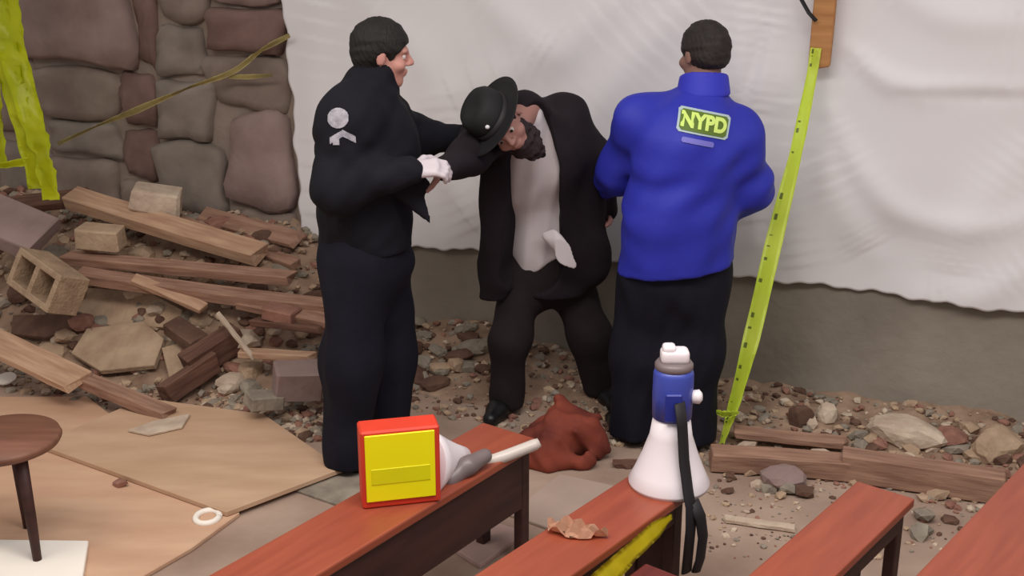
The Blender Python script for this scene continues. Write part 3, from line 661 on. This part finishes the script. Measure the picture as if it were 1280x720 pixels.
# ------------------------------------------------------------------ timbers, blocks and stones
def beam(name, A, B, w, t, material, label, cat='plank', group=None, roll=0.0, seed=0, jag=.02):
    A, B = V(A), V(B); L = (B-A).length; rnd = random.Random(seed*13+5)
    bm = box_bm(L, w, t); ed = [e for e in bm.edges if abs((e.verts[0].co-e.verts[1].co).x) > L*.5]
    bmesh.ops.subdivide_edges(bm, edges=ed, cuts=5)
    bend = rnd.uniform(-.006, .006)*L
    for v in bm.verts:
        k = v.co.x/L
        if abs(k) > .49: v.co.x += rnd.uniform(-jag, jag)
        v.co.y += rnd.uniform(-.002, .002); v.co.z += rnd.uniform(-.0015, .0015)+bend*(1-4*k*k)
    bmesh.ops.bevel(bm, geom=[e for e in bm.edges if e.calc_face_angle(0) > .8], offset=min(.004, t*.15), segments=1, affect='EDGES')
    o = link(name, from_bm(bm), material); o.matrix_world = Matrix.Translation((A+B)/2) @ frame(B-A, roll=roll).to_4x4()
    return tag(o, label, cat, group)
def slab(name, corners, t, material, label, cat, z=0.0, group=None):
    """board lying flat: outline given as points, thickness t upward from z."""
    c = sum((V((p[0], p[1], 0)) for p in corners), V())/len(corners); bm = bmesh.new()
    vb = [bm.verts.new((p[0]-c.x, p[1]-c.y, 0)) for p in corners]; f = bm.faces.new(vb)
    r = bmesh.ops.extrude_face_region(bm, geom=[f]); bmesh.ops.translate(bm, vec=(0, 0, t), verts=[v for v in r['geom'] if isinstance(v, bmesh.types.BMVert)])
    bmesh.ops.bevel(bm, geom=bm.edges[:], offset=min(.003, t*.2), segments=1, affect='EDGES')
    o = link(name, from_bm(bm), material); o.location = (c.x, c.y, z); return tag(o, label, cat, group)
def brick(name, pos, size, rot, material, label, cat='brick', group=None, seed=1):
    rnd = random.Random(seed); bm = box_bm(*size, bevel=min(size)*.09)
    for v in bm.verts: v.co += V((rnd.uniform(-1, 1), rnd.uniform(-1, 1), rnd.uniform(-1, 1)))*min(size)*.05
    o = link(name, from_bm(bm), material); o.location = pos; o.rotation_euler = rot; return tag(o, label, cat, group)
up = lambda v, h: v+V((0, 0, h))

# long timbers lying across the heap at left
beam('long_timber', U(88, 246, 6.02), U(325, 318, 5.58), .12, .07, M_wood2, 'thick tan timber slanting down across the top of the rubble heap', 'timber', roll=.35, seed=1)
beam('timber_plank', U(225, 277, 5.95), U(372, 332, 5.62), .07, .045, M_wood, 'narrow brown plank above the lower end of the thick tan timber', seed=2, roll=.3)
beam('timber_plank', U(82, 322, 5.72), U(366, 348, 5.38), .075, .05, M_wood, 'long straight brown plank just under the thick tan timber', seed=3, roll=.2)
beam('timber_plank', U(96, 343, 5.62), U(410, 384, 5.2), .09, .055, M_wood, 'long brown plank reaching right to the black uniform trousers', seed=4, roll=.15)
beam('timber_plank', U(166, 348, 5.50), U(256, 386, 5.32), .06, .03, M_wood2, 'short pale plank slanting under the long straight plank', seed=5, roll=.3)
beam('timber_plank', U(236, 458, 5.12), U(300, 418, 5.3), .10, .12, M_wood3, 'dark thick timber end standing up beside the pale splinter', 'timber', seed=6, roll=.1)
beam('timber_plank', U(205, 494, 4.98), U(268, 452, 5.14), .055, .10, M_wood3, 'dark brown plank on edge below the dark timber end', seed=7)
beam('wood_splinter', U(272, 392, 5.2), U(316, 446, 5.06), .022, .016, M_rub[3], 'thin pale splinter leaning across the dark timber end', 'splinter', seed=8)
beam('timber_plank', U(300, 441, 5.12), U(392, 446, 5.0), .07, .03, M_wood2, 'short flat plank beside the black uniform trousers', seed=9)
beam('timber_plank', U(-40, 412, 5.25), U(100, 478, 4.92), .16, .035, M_wood2, 'wide tan plank entering from the left edge of the picture', seed=10, roll=.1)
beam('timber_plank', U(88, 468, 5.02), U(214, 520, 4.78), .08, .05, M_wood, 'brown plank continuing below the wide tan plank', seed=11, roll=.05)
beam('timber_plank', U(300, 378, 5.34), U(412, 402, 5.1), .08, .035, M_wood, 'brown board end just left of the black uniform knees', seed=12, roll=.2)
beam('timber_plank', U(318, 402, 5.22), U(404, 412, 5.06), .06, .03, M_wood3, 'dark short board under the brown board end', seed=13)
beam('timber_plank', U(-30, 262, 5.98), U(110, 246, 6.05), .10, .05, M_wood3, 'dark board behind the pink slab at the left edge', seed=14, roll=.5)
beam('timber_plank', U(252, 268, 6.05), U(372, 300, 5.75), .11, .03, M_wood, 'flat brown board resting against the foot of the stone wall', seed=15, roll=.4)
# flat broken boards on the slope
def hslab(name, px, t, material, label, cat='board', lift=.02):
    P = [H(x, y, lift) for x, y in px]; c = sum(P, V())/len(P); n = V((0, 0, 0))
    for a, b in zip(P, P[1:]+P[:1]): n += (a-c).cross(b-c)
    n.normalize(); n = n if n.z > 0 else -n; bm = bmesh.new(); vb = [bm.verts.new((q-n*(q-c).dot(n))-c) for q in P]; f = bm.faces.new(vb)
    r = bmesh.ops.extrude_face_region(bm, geom=[f]); bmesh.ops.translate(bm, vec=n*t, verts=[v for v in r['geom'] if isinstance(v, bmesh.types.BMVert)])
    bmesh.ops.bevel(bm, geom=bm.edges[:], offset=.003, segments=1, affect='EDGES')
    o = link(name, from_bm(bm), material); o.location = c; return tag(o, label, cat)
hslab('broken_board', [(98, 362), (190, 368), (232, 392), (225, 412), (140, 410), (92, 388)], .025, M_rub[0], 'flat tan board fragment right of the cinder block')
hslab('broken_board', [(112, 416), (182, 406), (208, 428), (196, 462), (128, 468), (92, 446)], .03, M_rub[0], 'tan slab fragment above the dark gap in the heap', lift=.03)
hslab('broken_board', [(205, 440), (262, 420), (292, 436), (246, 470), (214, 480)], .025, M_rub[0], 'tan board fragment beside the dark plank on edge')
hslab('broken_board', [(20, 398), (88, 396), (104, 414), (60, 426), (16, 420)], .025, M_rub[4], 'dark flat fragment below the cinder block')

# hollow cinder block
def cinder(pos, rot):
    root = empty('cinder_block', pos, 'tan hollow cinder block with two dark holes on the rubble heap', 'cinder block'); root.rotation_euler = rot
    sx, sy, sz = .34, .19, .17; bm = bmesh.new(); web = .032
    for y in (-1, 1): box_bm(sx, web, sz, (0, y*(sy-web)/2, 0), .004, bm)
    for x in (-1, 0, 1): box_bm(web, sy-web*1.6, sz-.002, (x*(sx-web)/2, 0, 0), 0, bm)
    link('shell', from_bm(bm), M_block, root)
    box = from_bm(box_bm(sx-.04, sy-.04, .03, (0, 0, -.055))); link('dark_plate', box, M_rub[4], root)  # dark plate spanning the holes inside the block
    return root
f_ = frame(U(92, 372, 5.3)-U(30, 330, 5.5)).to_euler()
cinder(U(60, 352, 5.42), (math.radians(68), math.radians(14), math.radians(-38)))
brick('stone_slab', U(18, 284, 5.75), (.34, .26, .09), (.45, .3, -.25), M_st[1], 'pink stone slab with a shiny edge at the left edge of the picture', 'stone', seed=3)
brick('brick', U(126, 296, 5.7), (.22, .12, .11), (.1, .05, -.15), M_rub[0], 'tan brick under the thick tan timber', seed=4)
brick('stone_block', U(196, 249, 5.92), (.24, .16, .12), (.1, .2, .15), M_rub[3], 'pale stone block on top of the thick tan timber', 'stone', seed=5)
brick('brick', U(372, 476, 4.86), (.21, .13, .15), (.2, .1, .3), M_st[1], 'pinkish broken block beside the black uniform trouser leg', seed=6)
brick('brick', U(352, 392, 5.18), (.16, .09, .06), (.1, .1, -.4), M_rub[1], 'reddish brick on the heap left of the black uniform knees', seed=7)
brick('brick', U(330, 500, 4.78), (.15, .1, .06), (.1, .2, .6), M_rub[2], 'grey brick in the plaster crumbs near the plywood', seed=8)
brick('brick', U(268, 300, 5.85), (.2, .1, .06), (.3, .1, .2), M_rub[1], 'reddish brick between the top timbers of the heap', seed=9)
brick('brick', U(232, 418, 5.28), (.2, .1, .07), (.2, .3, -.6), M_rub[4], 'dark brick in the middle of the rubble heap', seed=10)
bm = lathe([(.0455, 0), (.046, .008), (.02, .010)], 24); o = link('white_disc', from_bm(bm), M_paper); o.location = up(H(8, 474, .03), .0); tag(o, 'small pale disc on the wide tan plank at left', 'disc')
o.rotation_euler = (.25, 0, 0)

CNAME = dict(zip([m.name for m in M_rub], ('tan', 'reddish', 'grey', 'pale', 'dark brown')))
def loose(p, size, m_, seed, where, grp, sub):
    big = 'larger' if size[0] > .1 else 'small'; c = CNAME[m_.name]
    rock('rubble_stone', p, size, m_, seed, '%s %s loose stone %s' % (big, c, where), 'stone', '%s %s %s' % (big, c, grp), sub=sub)
# loose stones: the larger ones are separate things
rnd = random.Random(5)
LST = 'in the rubble heap left of the black uniform'
cands = [(rnd.uniform(-20, 400), rnd.uniform(270, 500)) for _ in range(120)]
for i, (x, y) in enumerate(cands):
    p = H(x, y)
    if float(heap(p.x, p.y)) < .03 or (p-W0).dot(WN) < .12: continue
    k = rnd.uniform(.05, .13); loose(up(p, k*.12), (k*1.3, k, k*.7), rnd.choice([M_rub[0], M_rub[1], M_rub[2], M_rub[4], M_rub[0], M_rub[3]]), 100+i, LST, 'loose stones of the left heap', 2)
LSM = 'at the wall foot left of the hunched person'
for i in range(26):
    x, y = rnd.uniform(515, 612), rnd.uniform(400, 488); p = H(x, y); k = rnd.uniform(.05, .12)
    loose(up(p, k*.15), (k*1.4, k, k*.7), rnd.choice([M_rub[2], M_rub[2], M_rub[0], M_rub[4]]), 300+i, LSM, 'loose stones behind the grip', 2)
LSR = 'in the strip of rubble along the right wall'
for i in range(60):
    x = rnd.uniform(905, 1290); y = rnd.uniform(0, 1)**1.3; y = (515+(x-905)*.07)+y*62; p = H(x, y); k = rnd.uniform(.03, .085)
    loose(up(p, k*.15), (k*1.4, k, k*.7), rnd.choice([M_rub[0], M_rub[2], M_rub[3], M_rub[1], M_rub[4]]), 400+i, LSR, 'loose stones along the right wall', 1)
LSF = 'on the floor among the benches at right'
for i in range(30):
    x, y = rnd.choice([(rnd.uniform(890, 1010), rnd.uniform(585, 625)), (rnd.uniform(1110, 1230), rnd.uniform(620, 680))]); p = G(x, y); k = rnd.uniform(.025, .075)
    loose(up(p, k*.25), (k*1.4, k, k*.7), rnd.choice([M_rub[0], M_rub[2], M_rub[3], M_rub[4]]), 500+i, LSF, 'loose stones among the right benches', 1)
rock('plaster_chunk', up(H(1128, 548), .03), (.34, .16, .12), M_rub[3], 61, 'largest pale plaster chunk lying against the right wall', rot=(0, .1, -.4), sub=3)
rock('plaster_chunk', up(H(1245, 566), .04), (.24, .17, .13), M_rub[0], 62, 'tan rounded stone beside the right end of the floor timber', rot=(.1, 0, .4), sub=3)
rock('brick_lump', up(H(1190, 556), .03), (.13, .1, .09), M_rub[1], 63, 'reddish brick lump between the plaster chunk and the tan stone', 'brick', sub=2)
rock('stone_block', up(G(978, 607), .035), (.18, .11, .09), M_st[1], 64, 'pinkish stone in front of the floor timber', rot=(0, 0, .3), sub=2)
rock('stone_block', up(H(1030, 524), .02), (.10, .07, .10), M_rub[3], 65, 'small upright pale stone against the wall near the tape', sub=2)
rock('stone_block', up(H(1000, 528), .02), (.10, .08, .11), M_rub[4], 66, 'dark upright stone beside the small pale stone at the wall', sub=2)
# timbers on the floor at right
beam('long_timber', up(G(888, 586), .05), up(G(1080, 600), .05), .09, .08, M_wood, 'brown floor timber beside the foot of the tape', 'timber', seed=21, roll=.1)
beam('long_timber', up(G(1052, 597), .06), up(G(1256, 628), .06), .10, .11, M_wood, 'thick floor timber running behind the right benches', 'timber', seed=22)
beam('timber_plank', up(G(920, 556), .06), up(G(1056, 570), .06), .08, .03, M_wood, 'flat plank between the floor timber and the right wall', seed=23)
beam('wood_splinter', up(G(905, 652), .012), up(G(990, 664), .012), .035, .018, M_rub[3], 'pale splinter lying on the floor left of the red bench', 'splinter', seed=24)
beam('timber_plank', up(G(770, 583), .012), up(G(810, 583), .012), .05, .02, M_wood3, 'dark stick on the floor behind the megaphone', 'splinter', seed=25)

# plywood on the floor at left
slab('plywood_sheet', [G(-140, 500), G(110, 500), G(300, 646), G(240, 690), G(120, 760), G(-160, 760)], .018, M_ply2, 'lower plywood sheet on the floor at bottom left', 'plywood')
slab('plywood_sheet', [G(48, 558, .03), G(283, 643, .03), G(428, 588, .03), G(330, 520, .03), G(180, 500, .03)], .022, M_ply, 'upper plywood sheet lying on the rubble and the lower sheet', 'plywood', z=.019)
slab('loose_board', [G(566, 690), G(612, 656), G(657, 670), G(600, 712)], .02, mat('pinkish board', (178, 148, 140), .8, .12), 'small pinkish board on the floor between two benches', 'board')
slab('loose_board', [G(636, 646), G(700, 596), G(800, 618), G(744, 684)], .014, mat('grey pink board', (172, 150, 138), .85, .12), 'grey pink board on the floor beside the bench with the yellow box', 'board')
slab('loose_board', [G(360, 612), G(430, 588), G(520, 606), G(440, 640)], .012, M_rub[2], 'grey board corner beside the upper plywood sheet', 'board')
slab('white_board', [G(-60, 686), G(112, 688), G(104, 740), G(-60, 740)], .02, M_paper, 'white board lying at the bottom left corner', 'board', z=.02)
bm = bmesh.new(); ring = [up(G(260, 653), .022)+V((.042*math.cos(a), .05*math.sin(a), 0)) for a in [2*math.pi*i/28 for i in range(29)]]
c0 = up(G(260, 653), .012); me = from_bm(tube([q-c0 for q in ring], .012, 8)); o = link('tape_ring', me, M_paper, None, True); o.location = c0; tag(o, 'white ring lying at the front corner of the plywood', 'ring')
rock('plaster_lump', up(G(152, 612), .03), (.07, .045, .03), M_rub[1], 71, 'small brown lump on the lower plywood sheet')
hslab('wood_chip', [(160, 540), (196, 528), (238, 520), (228, 536), (186, 546)], .012, M_rub[3], 'pale wood chip at the rear edge of the upper plywood', 'wood chip', lift=.045)
# fine crumbs
ico = bmesh.new(); bmesh.ops.create_icosphere(ico, subdivisions=1, radius=1); IV = np.array([v.co[:] for v in ico.verts]); IF = np.array([[v.index for v in f.verts] for f in ico.faces]); ico.free()
def crumbs(name, pts, smin, smax, seed, label):
    rs = np.random.RandomState(seed); VV, FF, MI = [], [], []
    for i, p in enumerate(pts):
        k = smin+(smax-smin)*rs.rand()**2.5; v = IV*(1+rs.uniform(-.3, .3, (len(IV), 1)))*np.array([1.3, 1, .7])*k; a = rs.uniform(0, 6.28); c, s = math.cos(a), math.sin(a)
        v = v @ np.array([[c, s, 0], [-s, c, 0], [0, 0, 1]]); VV.append(v+np.array(p)+np.array([0, 0, k*.35])); FF.append(IF+len(IV)*i); MI += [rs.choice([0, 0, 1, 2, 2, 3, 4])]*len(IF)
    me = bpy.data.meshes.new(name); me.from_pydata(np.concatenate(VV).tolist(), [], np.concatenate(FF).tolist()); me.update()
    o = link(name, me, M_rub); me.polygons.foreach_set('material_index', MI); return tag(o, label, 'rubble', kind='stuff')
rs = np.random.RandomState(9)
def scatter(n, s0, s1, q0, q1):
    out = []
    for _ in range(n):
        s, q = rs.uniform(s0, s1), q0+(q1-q0)*rs.rand()**1.2; p = Wp(s, q, 0); out.append((p.x, p.y, heapz(p)))
    return out
crumbs('rubble_crumbs', scatter(2600, -3.6, -.45, .03, 1.25), .006, .032, 1, 'fine brown crumbs strewn over the left rubble heap')
crumbs('rubble_crumbs', scatter(1900, -.45, 3.0, .03, .75), .005, .024, 2, 'fine crumbs along the foot of the concrete wall')
crumbs('rubble_crumbs', [tuple(H(rs.uniform(250, 405), rs.uniform(488, 552))) for _ in range(700)], .006, .026, 3, 'grey plaster crumbs behind the upper plywood sheet')
crumbs('rubble_crumbs', [tuple(G(rs.uniform(880, 1270), rs.uniform(580, 700))) for _ in range(420)], .004, .014, 4, 'small crumbs on the floor among the right benches')

# ------------------------------------------------------------------ batten and tapes
def on_wall(x, y, q): s, z = wall_hit(x, y, q); return Wp(s, q, z)
s_b, z_b = wall_hit(1023, 84, .13); s_t, z_t = wall_hit(1030, 0, .13); k = (s_t-s_b)/(z_t-z_b)
A, B = Wp(s_b, .11, z_b), Wp(s_b+k*(2.6-z_b), .11, 2.6)
o = beam('wooden_batten', A, B, .04, .085, M_stud, 'orange brown wooden batten fixed over the white sheet above the tape', 'batten', seed=31, roll=0); 
x_ = (B-A).normalized(); y_ = WN; o.matrix_world = Matrix.Translation((A+B)/2) @ Matrix((x_, y_, x_.cross(y_))).transposed().to_4x4()
o = link('dark_strap', from_bm(tube([on_wall(998, -40, .14), on_wall(1002, 0, .14), on_wall(1011, 16, .15), on_wall(1020, 26, .16)], [.012]*4, 8, .5)), M_black, None, True); tag(o, 'short dark strap beside the top of the wooden batten', 'strap')
rx = V((1, 0, 0))
o = link('caution_tape', ribbon([on_wall(1020, 60, .15), on_wall(1014, 98, .165), U(995, 190, 4.72), U(968, 300, 4.66), U(940, 420, 4.62), U(916, 510, 4.58), U(900, 560, 4.56)],
        [.045, .042, .052, .068, .07, .055, .028], [0, .1, -.1, .3, .5, .9, 1.2], rx, crumple=.003, seed=3), M_tape, None, True)
tag(o, 'lime caution tape stretched from the wooden batten down to the floor', 'caution tape')
tp = o; o = link('tape_knot', ribbon([U(894, 514, 4.55), U(907, 518, 4.53), U(924, 516, 4.55)], [.014, .05, .012], [0, .6, 0], (0, 0, 1), crumple=.004, seed=4), M_tape, tp, True)
# bunched tape at upper left
T0 = 5.75
o = empty('caution_tape', U(60, 246, T0), 'bunched yellow green caution tape hanging at the upper left corner', 'caution tape'); base = o.location.copy()
link('tape_strip', ribbon([U(6, -80, T0+.25), U(12, 40, T0+.1), U(34, 130, T0), U(52, 190, T0-.05), U(64, 250, T0-.05)], [.10, .14, .11, .12, .09], [0, .2, -.3, .5, .1], rx, crumple=.012, seed=6), M_tape2, o, True, base)
link('tape_strip', ribbon([U(-20, -60, T0+.2), U(-4, 40, T0+.1), U(14, 100, T0+.05), U(30, 160, T0), U(46, 236, T0)], [.12, .17, .15, .10, .09], [.2, -.2, .4, 0, .3], rx, crumple=.014, seed=7), M_tape2, o, True, base)
link('tape_strip', ribbon([U(-6, 60, T0+.1), U(0, 140, T0+.06), U(4, 210, T0+.04)], [.05, .04, .05], [.2, .9, .2], rx, crumple=.006, seed=8), M_tape2, o, True, base)
link('tape_strip', ribbon([U(-60, 214, T0+.05), U(0, 207, T0+.02), U(46, 200, T0)], [.04, .035, .05], [0, .5, .2], (0, 0, 1), crumple=.004, seed=9), M_tape2, o, True, base)
def wl_(x, y, q): s, z = wall_hit(x, y, q); return Wp(s, q, z)
o = link('caution_tape', ribbon([wl_(72, 180, .3), wl_(120, 158, .2), wl_(170, 138, .16), wl_(230, 112, .13), wl_(290, 90, .12), wl_(325, 64, .1), wl_(362, 44, .1)], [.022, .026, .036, .034, .028, .036, .022], [0, 1.2, .2, 1.4, .3, 1.3, 0], (0, 0, 1), n=8, crumple=.002, seed=10), M_tape3, None, True)
tag(o, 'thin dusty yellow tape strung across the stone wall', 'caution tape')
o = link('caution_tape', ribbon([wl_(285, 96, .1), wl_(310, 96, .1), wl_(340, 94, .1)], [.02, .03, .015], [0, .4, 0], (0, 0, 1), crumple=.002, seed=11), M_tape3, None, True); tag(o, 'short loose end of dusty yellow tape near the sheet edge', 'caution tape')

# ------------------------------------------------------------------ benches and the stool
def bench(E, d, L, w, top, seat_m, side_m, label, apron=.06, legw=.045, panel=False, t=.03):
    d = V((d[0], d[1], 0)).normalized(); c = V((E[0], E[1], 0))-d*(L/2); rz = math.atan2(d.y, d.x)
    root = empty('bench', c, label, 'bench', 'wooden benches in the foreground', rz)
    link('seat', from_bm(box_bm(L, w, t, (0, 0, top-t/2), .006, seg=2)), seat_m, root)
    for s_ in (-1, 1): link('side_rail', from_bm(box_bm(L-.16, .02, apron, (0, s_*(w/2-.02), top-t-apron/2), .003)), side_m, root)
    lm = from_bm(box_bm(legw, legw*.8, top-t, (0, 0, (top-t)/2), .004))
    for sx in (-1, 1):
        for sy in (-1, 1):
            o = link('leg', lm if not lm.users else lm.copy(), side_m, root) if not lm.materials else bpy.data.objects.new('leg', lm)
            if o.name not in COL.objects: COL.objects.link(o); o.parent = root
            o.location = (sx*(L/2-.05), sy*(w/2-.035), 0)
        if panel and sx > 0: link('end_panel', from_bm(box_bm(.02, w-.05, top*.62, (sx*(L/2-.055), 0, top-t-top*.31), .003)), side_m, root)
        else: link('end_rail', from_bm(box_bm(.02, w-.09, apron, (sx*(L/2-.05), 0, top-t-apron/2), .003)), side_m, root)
    return root
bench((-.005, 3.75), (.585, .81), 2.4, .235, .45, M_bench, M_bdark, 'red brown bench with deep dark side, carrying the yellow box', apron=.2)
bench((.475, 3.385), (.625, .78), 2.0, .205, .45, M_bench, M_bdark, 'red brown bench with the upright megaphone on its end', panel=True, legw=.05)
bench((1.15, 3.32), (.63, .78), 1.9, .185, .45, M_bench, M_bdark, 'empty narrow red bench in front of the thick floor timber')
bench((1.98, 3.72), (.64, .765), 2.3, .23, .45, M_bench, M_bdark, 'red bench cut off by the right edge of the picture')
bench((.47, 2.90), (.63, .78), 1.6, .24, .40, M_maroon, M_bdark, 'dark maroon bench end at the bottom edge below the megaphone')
c = G(3, 545, .45); st = empty('stool', (c.x, c.y, 0), 'round brown stool cut off by the left edge of the picture', 'stool')
link('seat', from_bm(lathe([(.155, .415), (.182, .42), (.19, .435), (.184, .45), (.0, .451)], 40, cap=True)), M_btop, st, True)
for a in (-.78, 1.75, 3.6):
    x, y = math.cos(a), math.sin(a); link('leg', from_bm(tube([(x*.13, y*.13, .42), (x*.145, y*.145, .2), (x*.155, y*.155, 0)], [.022, .019, .014], 10)), M_bdark, st, True)

# ------------------------------------------------------------------ megaphones, yellow box and small things
b2 = G(836, 604, .45); mg = empty('megaphone', b2, 'white and blue megaphone standing bell down on a bench end', 'megaphone')
link('bell', from_bm(lathe([(.118, .004), (.124, 0), (.126, .012), (.108, .05), (.086, .105), (.066, .165), (.056, .23), (.05, .23)], 40, cap=True)), M_white, mg, True)
link('housing', from_bm(lathe([(.05, .225), (.06, .228), (.062, .3), (.061, .37), (.056, .385), (.03, .388)], 36)), M_mega, mg, True)
link('collar', from_bm(lathe([(.055, .384), (.058, .388), (.058, .4), (.05, .41)], 36)), M_grey, mg, True)
bm = bmesh.new(); box_bm(.085, .06, .045, (0, -.005, .428), .014, bm, seg=3); box_bm(.04, .045, .03, (-.018, -.008, .45), .01, bm, rot=None, seg=2)
link('microphone', from_bm(bm), M_white, mg, True)
kn = link('trigger_knob', from_bm(lathe([(.012, 0), (.02, .004), (.022, .025), (.012, .034)], 20)), M_white, mg, True); kn.location = (.052, -.02, .30); kn.rotation_euler = (0, math.pi/2, 0)
link('speaker_grille', from_bm(box_bm(.05, .012, .09, (-.005, -.062, .28), .004)), mat('dark blue plastic', (40, 52, 140), .4, .1), mg)
link('strap', from_bm(tube([(.012, -.066, .3), (.022, -.072, .23), (.03, -.092, .12), (.042, -.122, .03), (.05, -.136, -.01), (.052, -.14, -.08), (.046, -.138, -.23)], [.024]*7, 10, .35)), M_black, mg, True)
link('strap_end', from_bm(tube([(.06, -.125, -.0), (.082, -.128, -.05), (.094, -.12, -.12), (.09, -.115, -.2), (.078, -.12, -.24)], [.024]*5, 10, .35)), M_black, mg, True)

# yellow panelled red box
b1 = G(503, 632, .45); yb = empty('yellow_box', b1, 'red edged box with a bright yellow front standing on the bench', 'box', rz=math.radians(13))
w, h, dp = .235, .25, .09
link('body', from_bm(box_bm(w, dp, h, (0, dp/2, h/2), .006)), M_red, yb)
link('front_panel', from_bm(box_bm(w-.028, .006, h-.035, (-.002, -.002, h/2+.006), .002)), M_yel, yb)
link('front_stripe', from_bm(box_bm(w-.06, .003, .05, (-.002, -.005, h/2-.02), .001)), M_olive, yb)
# horn lying behind it
hb = U(560, 580, 3.42); ax = (U(606, 566, 3.52)-U(520, 578, 3.3)).normalized()
hz = G(545, 600, .45); hn = empty('megaphone', V((hz.x, hz.y+.05, .45)), 'white horn with grey grip and pale tube lying behind the yellow box', 'megaphone'); base = hn.location.copy()
R_ = Matrix((ax.orthogonal().normalized(), ax.cross(ax.orthogonal().normalized()), ax)).transposed().to_4x4()
p0 = U(524, 578, 3.38)
bm = lathe([(.115, .0), (.118, .006), (.095, .05), (.07, .1), (.045, .16), (.03, .205), (.02, .21)], 36); bm.transform(Matrix.Translation(p0) @ R_); link('bell', from_bm(bm), M_white, hn, True, base)
link('tube', from_bm(tube([U(594, 584, 3.5), U(632, 570, 3.54), U(668, 556, 3.58), U(674, 553, 3.585)], [.021, .02, .019, .015], 16)), M_rod, hn, True, base)
S = Sdf(U(585, 590, 3.4)-V((.15, .15, .15)), U(585, 590, 3.4)+V((.15, .2, .15)), .006)
S.cone(U(606, 570, 3.47), U(585, 582, 3.42), .024, .03, .02); S.cone(U(585, 582, 3.42), U(562, 600, 3.38), .026, .03, .02); S.cone(U(578, 590, 3.42), U(577, 608, 3.42), .016, .012, .01)
link('grip', S.mesh(), M_grey, hn, True, base)
# tape trailing along the bench side
o = link('caution_tape', ribbon([G(840, 645, .44), G(820, 662, .435), G(790, 690, .43), G(750, 730, .42), G(690, 790, .41)], [.015, .05, .06, .07, .07], [.2, .5, .3, .6, .4], (0, 0, 1), crumple=.0012, seed=14), M_tape4, None, True)
tag(o, 'yellow tape trailing along the side of the megaphone bench', 'caution tape')
# crumpled paper on the bench
c = G(722, 668, .45); rnd = random.Random(3); bm = bmesh.new(); rows = []
for i in range(15):
    t = i/14; w_ = .045*math.sin(math.pi*min(1, .12+t*.86))**.7*(1.15-.5*t)
    rows.append([bm.verts.new((-.085+.17*t, .03-.05*t+w_*(j/4-1), .006+max(0, .016*math.sin(9*t+1.3*j)+.012*math.sin(17*t-2*j)+rnd.uniform(0, .006)))) for j in range(9)])
for a, b in zip(rows, rows[1:]):
    for j in range(8): bm.faces.new((a[j], b[j], b[j+1], a[j+1]))
bmesh.ops.solidify(bm, geom=bm.faces[:], thickness=.002)
o = link('crumpled_paper', from_bm(bm), M_peach); o.location = c; tag(o, 'crumpled peach paper lying on the megaphone bench', 'paper')
# red cloth heap on the floor
c = G(698, 578); S = Sdf(V((c.x-.35, c.y-.25, -.01)), V((c.x+.35, c.y+.35, .34)), .007)
for a, b, r0, r1 in (((-.14, 0, .05), (.02, .06, .1), .07, .1), ((.0, .05, .11), (.14, .04, .06), .1, .07), ((.02, .1, .15), (.1, .1, .14), .07, .05), ((-.02, -.06, .03), (.1, -.05, .03), .05, .04)): S.cone(c+V(a), c+V(b), r0, r1, .05)
S.folds(.03, 26, 33); S.folds(.008, 60, 36); S.half(c+V((0, 0, .002)), (0, 0, -1), .002)
tag(link('red_cloth', S.mesh(), M_cloth, None, True), 'crumpled dark red cloth heaped on the floor between the benches', 'cloth')
